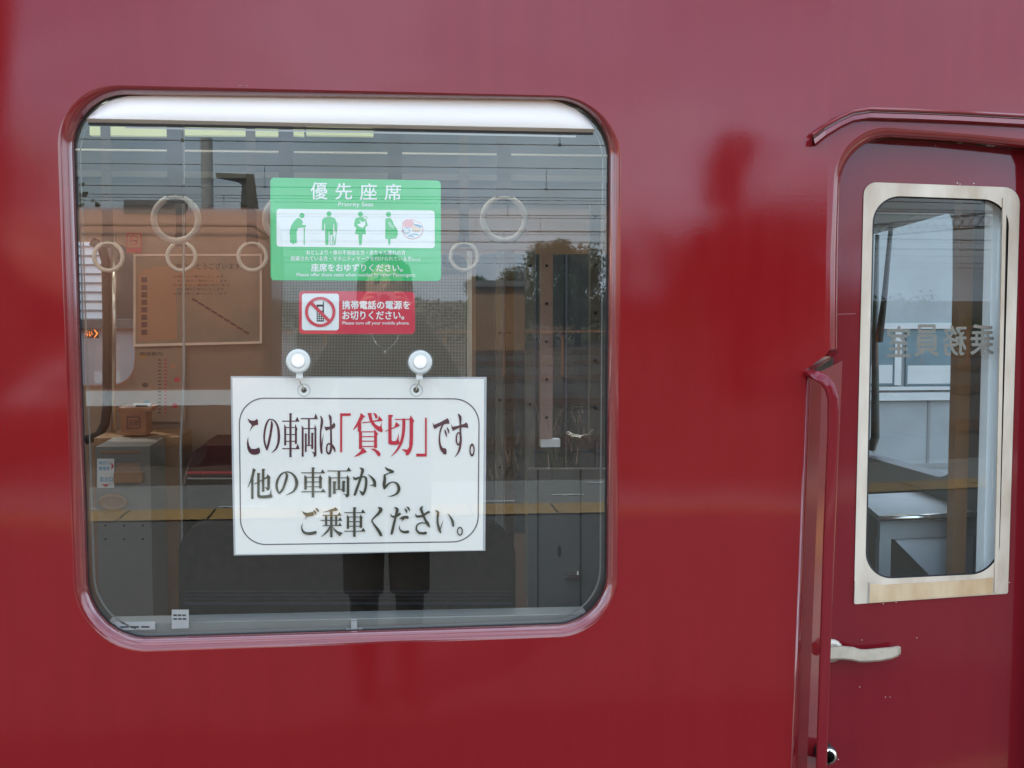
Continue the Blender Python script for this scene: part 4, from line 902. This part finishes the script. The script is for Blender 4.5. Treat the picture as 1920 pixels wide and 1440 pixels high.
for x0, x1, yy in ((-2.42, -2.05, -6.9), (-1.2, -.85, -6.9), (1.25, 1.5, -7.2), (.7, .95, -6.95), (1.62, 2.4, -7.8), (-5, -4.4, -7.1), (3.5, 4.2, -7.2)): g.poly([(x0, yy, .010), (x1, yy, .010), (x1, yy + .05, .010), (x0, yy + .05, .010)], M['white_line'])
tag(g.build('platform_markings'), kind='structure')
def track(yc, nm):
    t = MB()
    for s in (-.53, .53):
        t.span(-120, 120, yc + s - .035, yc + s + .035, -1.02, -.93, M['rail']); t.span(-120, 120, yc + s - .07, yc + s + .07, -1.04, -1.02, M['rail'])
    for i in range(-90, 90): t.span(i * .7, i * .7 + .22, yc - 1.1, yc + 1.1, -1.12, -1.045, M['sleeper'])
    o = t.build('railway_track'); tag(o, kind='structure')
TD = [21.3, 29.7, 39, 48, 58]                   # mirror distances of the overhead lines
for d in [12.0] + TD: track(-(d - 2.1), 'x')
# overhead lines
def P_of(px, py, D): return Mir(px, py, D)
zc = 4.1
nmz = ['nearest', 'second nearest', 'third nearest', 'fourth nearest', 'farthest']
drops = [(357, 1051), (504, 1025), (430, 952), (380, 892), (870, 420)]
for i, d in enumerate(TD):
    y = -(d - 2.1); zc = [4.12, 4.1, 4.1, 4.1, 4.1][i]; zm = zc + [.72, .5, .55, .5, .5][i]
    t = thing('overhead_line', 'overhead wire pair above the yard, %s of the mirrored pairs' % nmz[i], 'overhead wire', (0, y, zc), 'overhead lines above the yard')
    r_ = .0075 + .0023 * i
    g = MB(); g.tube([(-110, y, zc), (110, y, zc)], r_, M['wire'], 5); g.build('contact_wire', t)
    g = MB(); g.tube([(-110, y, zm), (110, y, zm)], r_ * .85, M['wire'], 5); g.build('carrier_wire', t)
    g = MB()
    for px in drops[i]:
        x = (px - 722) / F * d
        for k in (-2, -1, 0, 1, 2):
            xx = x + k * 13; g.tube([(xx, y, zc), (xx, y, zm)], r_ * .7, M['wire'], 5); g.box((xx, y, zc), (.05, .05, .05), M['wire'])
    g.build('dropper', t)
# extra feeder lines far out
g = MB()
for z, d in ((5.2, 45), (5.6, 52), (5.0, 66), (4.3, 70), (4.8, 70), (3.9, 72), (3.6, 72)): g.tube([(-150, -d, z), (150, -d, z)], .012, M['wire'], 5)
o = g.build('feeder_cables'); tag(o, 'bundle of thin feeder cables crossing the sky over the far tracks', 'cable')
# orange brown train on the neighbouring track
yf = -(19.4 - 2.1); xr = (512 - 722) / F * 19.4
ft = thing('parked_train', 'orange brown train parked across the yard, mirrored at the window left', 'train', (xr - 6, yf, -1))
g = MB(); prof = [(0, -.75), (0, 1.9), (-.06, 2.3), (-.25, 2.66), (-.6, 2.86), (-1.4, 2.97), (-2.2, 2.86), (-2.55, 2.66), (-2.74, 2.3), (-2.8, 1.9), (-2.8, -.75)]
def sec(x, k=1., dz=0): return [(x, yf + y * k - 1.4 * (1 - k), z if z < 1.5 else z - dz) for y, z in prof]
g.loft([sec(-34), sec(xr - .35), sec(xr - .16, .985, .03), sec(xr - .04, .95, .10), sec(xr, .90, .22)], M['far_train'], True, True); fb = g.build('body', ft)
g = MB()
for k in range(1, 14):
    x1 = xr - 1.15 - k * 1.75; g.span(x1 - 1.2, x1, yf - .02, yf + .012, .62, 1.62, M['dark_glass'])
g.build('window', ft)
g = MB(); g.span(-34, xr - .62, yf - .02, yf + .02, -.13, .10, M['white_vinyl']); g.build('skirt_stripe', ft)
g = MB(); g.tube([(-34, yf - .03, 2.62), (xr - .25, yf - .03, 2.62), (xr - .05, yf - .2, 2.45)], .03, M['far_train'], 8); g.build('gutter', ft)
g = MB(); a = (292 - 722) / F * 19.4; g.span(a - .45, a + .45, yf - 1.0, yf - .5, 2.75, 3.03, M['roof_grey']); g.build('roof_vent', ft)
g = MB()
for k in range(4): x = xr - 1.4 - (k % 2) * 1.9 - (k // 2) * 11; g.tube([(x, yf - .1, -.75), (x, yf - .2, -.75)], .4, M['black_ink'], 20)
g.build('wheel', ft)
# pole and lamp
d = 25; x = (400 - 722) / F * d; zt = 1.5 + (560 - 268) / F * d
g = MB(); g.tube([(x, -(d - 2.1), -1.1), (x, -(d - 2.1), zt)], .115, M['concrete'], 14); o = g.build('concrete_pole'); tag(o, 'round grey concrete pole behind the parked brown train', 'pole')
d = 24; k = d / F; yy = -(d - 2.1)
out = [(415, 330), (484, 332), (491, 396), (459, 396), (462, 352), (454, 346), (417, 339)]
lp = thing('platform_lamp', 'dark angular lamp on a post behind the end of the parked train', 'lamp', ((475 - 722) * k, yy, -1.1))
g = MB(); g.prism([((px - 722) * k, yy, 1.5 + (560 - py) * k) for px, py in out], (0, -.12, 0), M['dark_green']); g.build('lamp_arm', lp)
g = MB(); g.span((460 - 722) * k, (489 - 722) * k, yy - .14, yy + .02, -1.1, 1.5 + (560 - 396) * k, M['dark_green']); g.build('post', lp)
# trees
def tree_proto(h, rx, m, seed, name, n=9500, conifer=False):
    r_ = random.Random(seed); root = bpy.data.objects.new(name, None); COL.objects.link(root)
    g = MB(); pth = [(0, 0, 0), (.1 * h * .1, .02, h * .3), (-.05, 0, h * .6), (0, 0, h * .9)]; g.tube(pth, [h * .035, h * .026, h * .016, h * .004], M['bark'], 8)
    lobes = []
    for i in range(16):
        a = r_.uniform(0, 6.28); zz = r_.uniform(.32, .93); rr = rx * (.75 * math.sin(math.pi * min(1, (zz - .12) / .95)) if not conifer else (1.02 - zz) * 1.1) * r_.uniform(.4, .9)
        c = Vector((rr * math.cos(a), rr * math.sin(a), h * zz)); lobes.append((c, rx * r_.uniform(.26, .46) * (1 if not conifer else .7)))
        g.tube([(0, 0, h * max(.2, zz - .22)), tuple(c * .6 + Vector((0, 0, h * (zz - .1) * .4))), tuple(c)], [h * .012, h * .008, h * .003], M['bark'], 5)
    g.build('trunk', root)
    g = MB()
    for i in range(n):
        c, s = r_.choice(lobes); v = Vector((r_.gauss(0, 1), r_.gauss(0, 1), r_.gauss(0, 1))).normalized() * s * r_.uniform(.35, 1.08); p = c + v
        e = h * r_.uniform(.010, .021); a = Vector((r_.gauss(0, 1), r_.gauss(0, 1), r_.gauss(0, 1))).normalized(); b_ = a.orthogonal().normalized()
        g.add([p - a * e, p + b_ * e * .6, p + a * e, p - b_ * e * .6], [(0, 1, 2, 3)], m)
    g.build('crown', root); return root
TA = tree_proto(6.0, 2.2, M['leaf'], 3, 'broadleaf_tree'); TB = tree_proto(5.0, 2.4, M['leaf_dry'], 5, 'olive_tree'); TC = tree_proto(7.4, 1.5, M['leaf'], 9, 'slender_tree', 9500, True)
place = [  # px centre in the glass, top pixel, mirror distance, proto, label
    (1035, 455, 66, TA, 'round dark green tree behind the right end of the window reflection'),
    (1085, 474, 68, TB, 'olive tree just right of the round dark green tree'),
    (965, 508, 68, TB, 'low olive tree left of the round dark green tree'),
    (905, 522, 70, TA, 'low green tree beside the mesh blind edge in the reflection'),
    (1412, 184, 34, TC, 'tall slender tree mirrored in red paint between window and crew door'),
    (1300, 425, 52, TA, 'broad tree mirrored in red paint right of the window'),
    (1215, 440, 56, TB, 'olive tree mirrored in red paint at the right edge of the window'),
    (1500, 380, 40, TB, 'olive tree mirrored in red paint just left of the crew door'),
    (40, 330, 38, TB, 'olive tree mirrored in red paint at the left edge of the picture'),
    (-90, 300, 36, TA, 'green tree mirrored beyond the left edge of the picture')]
used = set()
for px, py, d, pr, lab in place:
    h0 = {TA: 6.0, TB: 5.0, TC: 7.4}[pr]
    o = pr if pr not in used else copy_tree(pr)
    used.add(pr); x = (px - 722) / F * d; zt = 1.5 + (560 - py) / F * d; s = (zt + 1.1) / h0
    o.location = (x, -(d - 2.1), -1.1); o.scale = (s * (2.3 if pr is TC else 1), s * (2.3 if pr is TC else 1), s); o.rotation_euler = (0, 0, rnd.uniform(0, 6)); tag(o, lab, 'tree', 'trees along the far side of the yard')
# far belt of shrubs, one mass
g = MB(); r_ = random.Random(11)
for i in range(22000):
    x = r_.uniform(-75, 75); y = -r_.uniform(70, 76); hh = 2.2 + .7 * math.sin(x * .31) + .5 * math.sin(x * .9 + 1); z = -1.1 + hh * r_.uniform(.02, 1.) * r_.uniform(.75, 1.1)
    p = Vector((x, y, z)); a = Vector((r_.gauss(0, 1), r_.gauss(0, 1), r_.gauss(0, 1))).normalized(); c = a.orthogonal().normalized(); e = r_.uniform(.08, .18)
    g.add([p - a * e, p + c * e * .7, p + a * e, p - c * e * .7], [(0, 1, 2, 3)], M['leaf_dry'] if r_.random() < .5 else M['leaf'])
o = g.build('shrubbery'); tag(o, 'long belt of wild shrubs along the far edge of the yard', 'shrubs', kind='stuff')
# low dark roofed shed in front of the trees and a long rusty fence rail
d = 60; k = d / F; g = MB(); yy = -(d - 2.1); x0, x1 = (888 - 722) * k, (984 - 722) * k; zt = 1.5 + (560 - 526) * k
sh = thing('yard_shed', 'low shed with dark flat roof mirrored right of the mesh blind', 'shed', ((x0 + x1) / 2, yy, -1.1))
g.span(x0, x1, yy - 3, yy, -1.1, zt - .3, M['brown_post']); g.build('wall', sh); g = MB(); g.span(x0 - .2, x1 + .2, yy - 3.2, yy + .3, zt - .3, zt, M['roof_grey']); g.build('roof', sh)
d = 42; k = d / F; yy = -(d - 2.1); z = 1.5 + (560 - 622) * k; fn = thing('rail_fence', 'long low fence with one rusty orange rail across the yard', 'fence', (0, yy, -1.1))
g = MB(); g.span(-30, 40, yy - .03, yy + .03, z - .035, z + .035, M['box_wood']); g.build('rail', fn)
g = MB()
for i in range(-15, 21): g.span(i * 2 - .04, i * 2 + .04, yy - .1, yy - .035, -1.1, z + .03, M['box_wood'])
g.build('post', fn)
# weeds between the tracks
g = MB(); r_ = random.Random(21)
for i in range(420):
    px = r_.choice([r_.uniform(930, 1100), r_.uniform(150, 1800)]); d = r_.uniform(17.5, 28); x = (px - 722) / F * d + r_.gauss(0, .1); y = -(d - 2.1); h = r_.uniform(.15, .5)
    a = Vector((r_.gauss(0, .3), r_.gauss(0, .2), 1)).normalized() * h; p = Vector((x, y, -1.08)); s = Vector((.012, 0, 0))
    g.add([p - s, p + s, p + a], [(0, 1, 2)], M['leaf_dry'] if i % 3 else M['sheet'])
o = g.build('weeds'); tag(o, 'dry weeds growing between the tracks', 'weeds', kind='stuff')
# lattice gantry over the tracks, mirrored in the crew door glass
def MirD(px, py, t):
    r = ray(px, py); h = Ud(px, py, DD); r = r - DN * (2 * r.dot(DN)); r = r / abs(r.y); return h + r * t
p0 = MirD(1770, 432, 58); gy = thing('lattice_gantry', 'lattice beam gantry above the tracks mirrored in the crew door glass', 'gantry', (p0.x, p0.y, -1.1))
g = MB()
for k in range(-12, 12):
    y0, y1 = p0.y + k * .8, p0.y + (k + 1) * .8
    for xx in (-.25, .25):
        for za, zb in ((0, 0), (.7, .7), (0, .7), (.7, 0)): g.tube([(p0.x + xx, y0, p0.z + za), (p0.x + xx, y1, p0.z + zb)], .03, M['steel'], 4)
g.build('lattice_beam', gy)
g = MB()
for yy in (-9.6, 9.6): g.tube([(p0.x, p0.y + yy, -1.1), (p0.x, p0.y + yy, p0.z + .8)], .12, M['concrete'], 10)
g.build('mast', gy)
# station building edge at the far left
d = 11.2; k = d / F; yy = -(d - 2.1); xr_ = (62 - 722) * k
sb = thing('platform_shelter', 'tall dark platform shelter mirrored at the far left edge', 'shelter', (xr_ - 1.2, yy, 0))
g = MB(); g.span(xr_ - .22, xr_, yy, yy + .22, 0, 4.9, M['dark_green']); g.build('column', sb)
g = MB(); g.span(xr_ - 3.4, xr_ + .05, yy - .1, yy + 1.6, 4.92, 5.1, M['roof_grey']); g.build('roof', sb)
g = MB(); g.span(xr_ - 3.6, xr_ - .01, yy + .23, yy + .35, 2.85, 4.9, M['dark_green']); g.build('fascia', sb)

# things beyond the opposite windows
g = MB(); g.span(-4.6, -1.6, 7.55, 9.5, -1.1, 4.2, M['pale_wall']); wbd = g.build('white_building'); tag(wbd, 'white panelled building seen through the far door window', 'building')
g = MB()
for i in range(34): g.span(-4.6, -2.0, 7.54, 7.549, 1.0 + i * .068, 1.0 + i * .068 + .012, M['roof_grey'])
for i in range(8): g.span(-2.26 - i * .3, -2.248 - i * .3, 7.536, 7.5395, -1, 4.1, M['roof_grey'])
g.build('panel_joints', wbd)
g = MB(); g.span(-2.02, 2.75, 7.3, 7.5, -1.1, 2.25, M['backing']); o = g.build('dark_backing'); tag(o, 'added dark board backing beyond the mesh blind and the crew partition', 'fence')  # backing added so the opposite windows stay dark
g = MB()
for i in range(20): g.span(-2.0 + i * .24, -1.985 + i * .24, 7.285, 7.299, -1.1, 2.2, M['black_ink'])
g.build('backing_joint', o)
g = MB(); g.span(-3.8, -.62, 6.6, 6.8, -1.1, 1.3, M['roof_grey']); g.span(-3.8, -.62, 6.55, 6.85, 1.3, 1.36, M['dark_green']); o = g.build('low_wall'); tag(o, 'low dark grey wall below the white panelled building', 'wall')
# white station building seen through the cab windscreen
yw = 11.0; sbn = thing('station_building', 'pale building with a teal window band seen through the cab windscreen', 'building', (6, yw, -1.1))
g = MB(); g.span(4.0, 9, yw, yw + 5, -1.1, 5.2, M['far_wall']); g.build('wall', sbn)
Uw = lambda x, y: Um(x, y, yw - .03)
g = MB()
for a, c in (((1560, 612), (1676, 722)), ((1700, 612), (1860, 722))):
    p, q = Uw(*a), Uw(*c); g.span(p.x, q.x, yw - .03, yw - .003, q.z, p.z, M['teal_far']); g.span(p.x + .02, q.x - .02, yw - .034, yw - .031, q.z + .02, q.z + .22, M['far_trim'])
g.build('window', sbn)
g = MB()
for y_, hh in ((606, 10), (726, 4), (737, 12)): p, q = Uw(1540, y_), Uw(1880, y_ + hh); g.span(p.x, q.x, yw - .06, yw - .002, q.z, p.z, M['far_trim'])
p, q = Uw(1678, 616), Uw(1688, 722); g.span(p.x, q.x, yw - .05, yw - .004, q.z, p.z, M['far_trim'])
for x_ in (1640, 1742): p, q = Uw(x_, 742), Uw(x_ + 1, 905); g.span(p.x, q.x, yw - .01, yw - .001, q.z, p.z, M['far_line'])
p, q = Uw(1540, 872), Uw(1880, 876); g.span(p.x, q.x, yw - .012, yw - .001, q.z, p.z, M['far_line'])
g.build('trim', sbn)

# =================================================================== THE PHOTOGRAPHER, mirrored in the glass
pe = thing('person', 'person in black jacket and knee-length shorts taking the photograph, mirrored in glass', 'person', (.0, -2.46, 0))
def skin_body(name, verts, edges, m, sub=2, root=0):
    me = bpy.data.meshes.new(name); me.from_pydata([v[:3] for v in verts], edges, []); me.materials.append(m)
    o = bpy.data.objects.new(name, me); COL.objects.link(o); o.parent = pe; o.matrix_parent_inverse = Matrix.Translation(pe.location).inverted()
    sk = o.modifiers.new('skin', 'SKIN'); sk.use_smooth_shade = True
    for i, v in enumerate(verts):
        me.skin_vertices[0].data[i].radius = (v[3], v[4] if len(v) > 4 else v[3])
    me.skin_vertices[0].data[root].use_root = True
    sb_ = o.modifiers.new('sub', 'SUBSURF'); sb_.levels = sub; sb_.render_levels = sub
    return o
Y = -2.46
V = [(0, Y, .90, .13, .10), (0, Y, 1.08, .13, .095), (0, Y, 1.24, .15, .10), (0, Y, 1.34, .09, .08), (0, Y + .01, 1.40, .052), (0, Y + .03, 1.45, .05),
     (0, Y + .03, 1.52, .074, .09), (0, Y + .02, 1.60, .068, .085),
     (.17, Y, 1.31, .062), (.27, Y + .06, 1.13, .05), (.17, Y + .22, 1.33, .040), (.07, Y + .30, 1.46, .030),
     (-.17, Y, 1.31, .062), (-.27, Y + .06, 1.13, .05), (-.17, Y + .22, 1.33, .040), (-.07, Y + .30, 1.46, .030),
     (.078, Y, .80, .085), (.085, Y, .50, .062), (.085, Y - .02, .30, .056), (.085, Y - .02, .10, .043), (.085, Y + .10, .045, .04),
     (-.078, Y, .80, .085), (-.085, Y, .50, .062), (-.085, Y - .02, .30, .056), (-.085, Y - .02, .10, .043), (-.085, Y + .10, .045, .04)]
E = [(0, 1), (1, 2), (2, 3), (3, 4), (4, 5), (5, 6), (6, 7), (3, 8), (8, 9), (9, 10), (10, 11), (3, 12), (12, 13), (13, 14), (14, 15), (0, 16), (16, 17), (17, 18), (18, 19), (19, 20), (0, 21), (21, 22), (22, 23), (23, 24), (24, 25)]
skin_body('body', V, E, M['cloth'])
# face, hair, hands, clothing, camera
g = MB()
def blob(mb, c, r_, m, n=14, k=10, fn=None):
    rings = []
    for i in range(k + 1):
        a = math.pi * i / k; rings.append([(c[0] + r_[0] * math.sin(a) * math.cos(2 * math.pi * j / n), c[1] + r_[1] * math.sin(a) * math.sin(2 * math.pi * j / n), c[2] + r_[2] * math.cos(a)) for j in range(n)])
    mb.loft(rings, m)
blob(g, (0, Y + .045, 1.545), (.073, .085, .105), M['skin']); blob(g, (0, Y + .135, 1.535), (.013, .016, .02), M['skin'])
for s in (-1, 1): blob(g, (s * .075, Y + .04, 1.54), (.012, .02, .03), M['skin'])
g.build('face', pe)
g = MB()
for s in (-1, 1): blob(g, (s * .028, Y + .122, 1.56), (.011, .007, .006), M['black_ink'], 10, 6); g.box((s * .028, Y + .127, 1.582), (.03, .006, .005), M['hair'])
g.box((0, Y + .128, 1.492), (.042, .006, .009), M['red_vinyl']); g.build('eyes_and_mouth', pe)
g = MB(); blob(g, (0, Y + .015, 1.585), (.088, .095, .085), M['hair'], 18, 12); blob(g, (0, Y - .03, 1.50), (.092, .07, .14), M['hair'], 18, 12)
for s in (-1, 1): blob(g, (s * .082, Y + .02, 1.50), (.022, .05, .13), M['hair'], 10, 8)
g.build('hair', pe)
# hands with bent fingers round the little camera
for s in (-1, 1):
    pv = [(s * .07, Y + .29, 1.455, .026), (s * .062, Y + .305, 1.49, .030, .018)]; pe_ = [(0, 1)]
    for i in range(4):
        b0 = len(pv); z0 = 1.515 - i * .017
        pv += [(s * .060, Y + .318, z0, .0095), (s * .050, Y + .334, z0 + .004, .0088), (s * (.030 + .003 * (i % 2)), Y + .336, z0 + .003, .0078)]; pe_ += [(1, b0), (b0, b0 + 1), (b0 + 1, b0 + 2)]
    b0 = len(pv); pv += [(s * .058, Y + .288, 1.468, .011), (s * .035, Y + .29, 1.462, .009)]; pe_ += [(0, b0), (b0, b0 + 1)]
    skin_body('hand', pv, pe_, M['skin'], 1)
g = MB(); g.span(-.048, .048, Y + .302, Y + .325, 1.464, 1.526, M['silver']); g.tube([(0, Y + .325, 1.495), (0, Y + .338, 1.495)], .02, M['black_ink'], 18); g.build('pocket_camera', pe)
# wide knee-length shorts, one leg at a time, and a jacket hem
g = MB()
for s in (-1, 1):
    rings = []
    for z, rx, ry, cx_ in ((.92, .10, .115, .065), (.80, .112, .12, .082), (.62, .10, .11, .084), (.41, .094, .10, .086)):
        rings.append([(s * cx_ + rx * .78 * math.cos(2 * math.pi * k / 20) * (1 + .04 * math.sin(k * 2.1)), Y + ry * math.sin(2 * math.pi * k / 20), z) for k in range(20)])
    g.loft(rings, M['cloth'])
g.build('shorts', pe)
g = MB(); rings = []
for z, rx, ry in ((.86, .175, .135), (1.0, .16, .125), (1.2, .175, .12), (1.33, .15, .10), (1.385, .07, .07)): rings.append([(rx * math.cos(2 * math.pi * k / 24), Y + ry * math.sin(2 * math.pi * k / 24), z) for k in range(24)])
g.loft(rings, M['cloth']); g.build('jacket', pe)
g = MB(); g.tube([(-.055, Y + .10, 1.38), (-.03, Y + .125, 1.335), (0, Y + .132, 1.315), (.03, Y + .125, 1.335), (.055, Y + .10, 1.38)], .0022, M['necklace'], 6); blob(g, (0, Y + .134, 1.303), (.008, .005, .011), M['necklace'], 8, 6); g.build('necklace', pe)
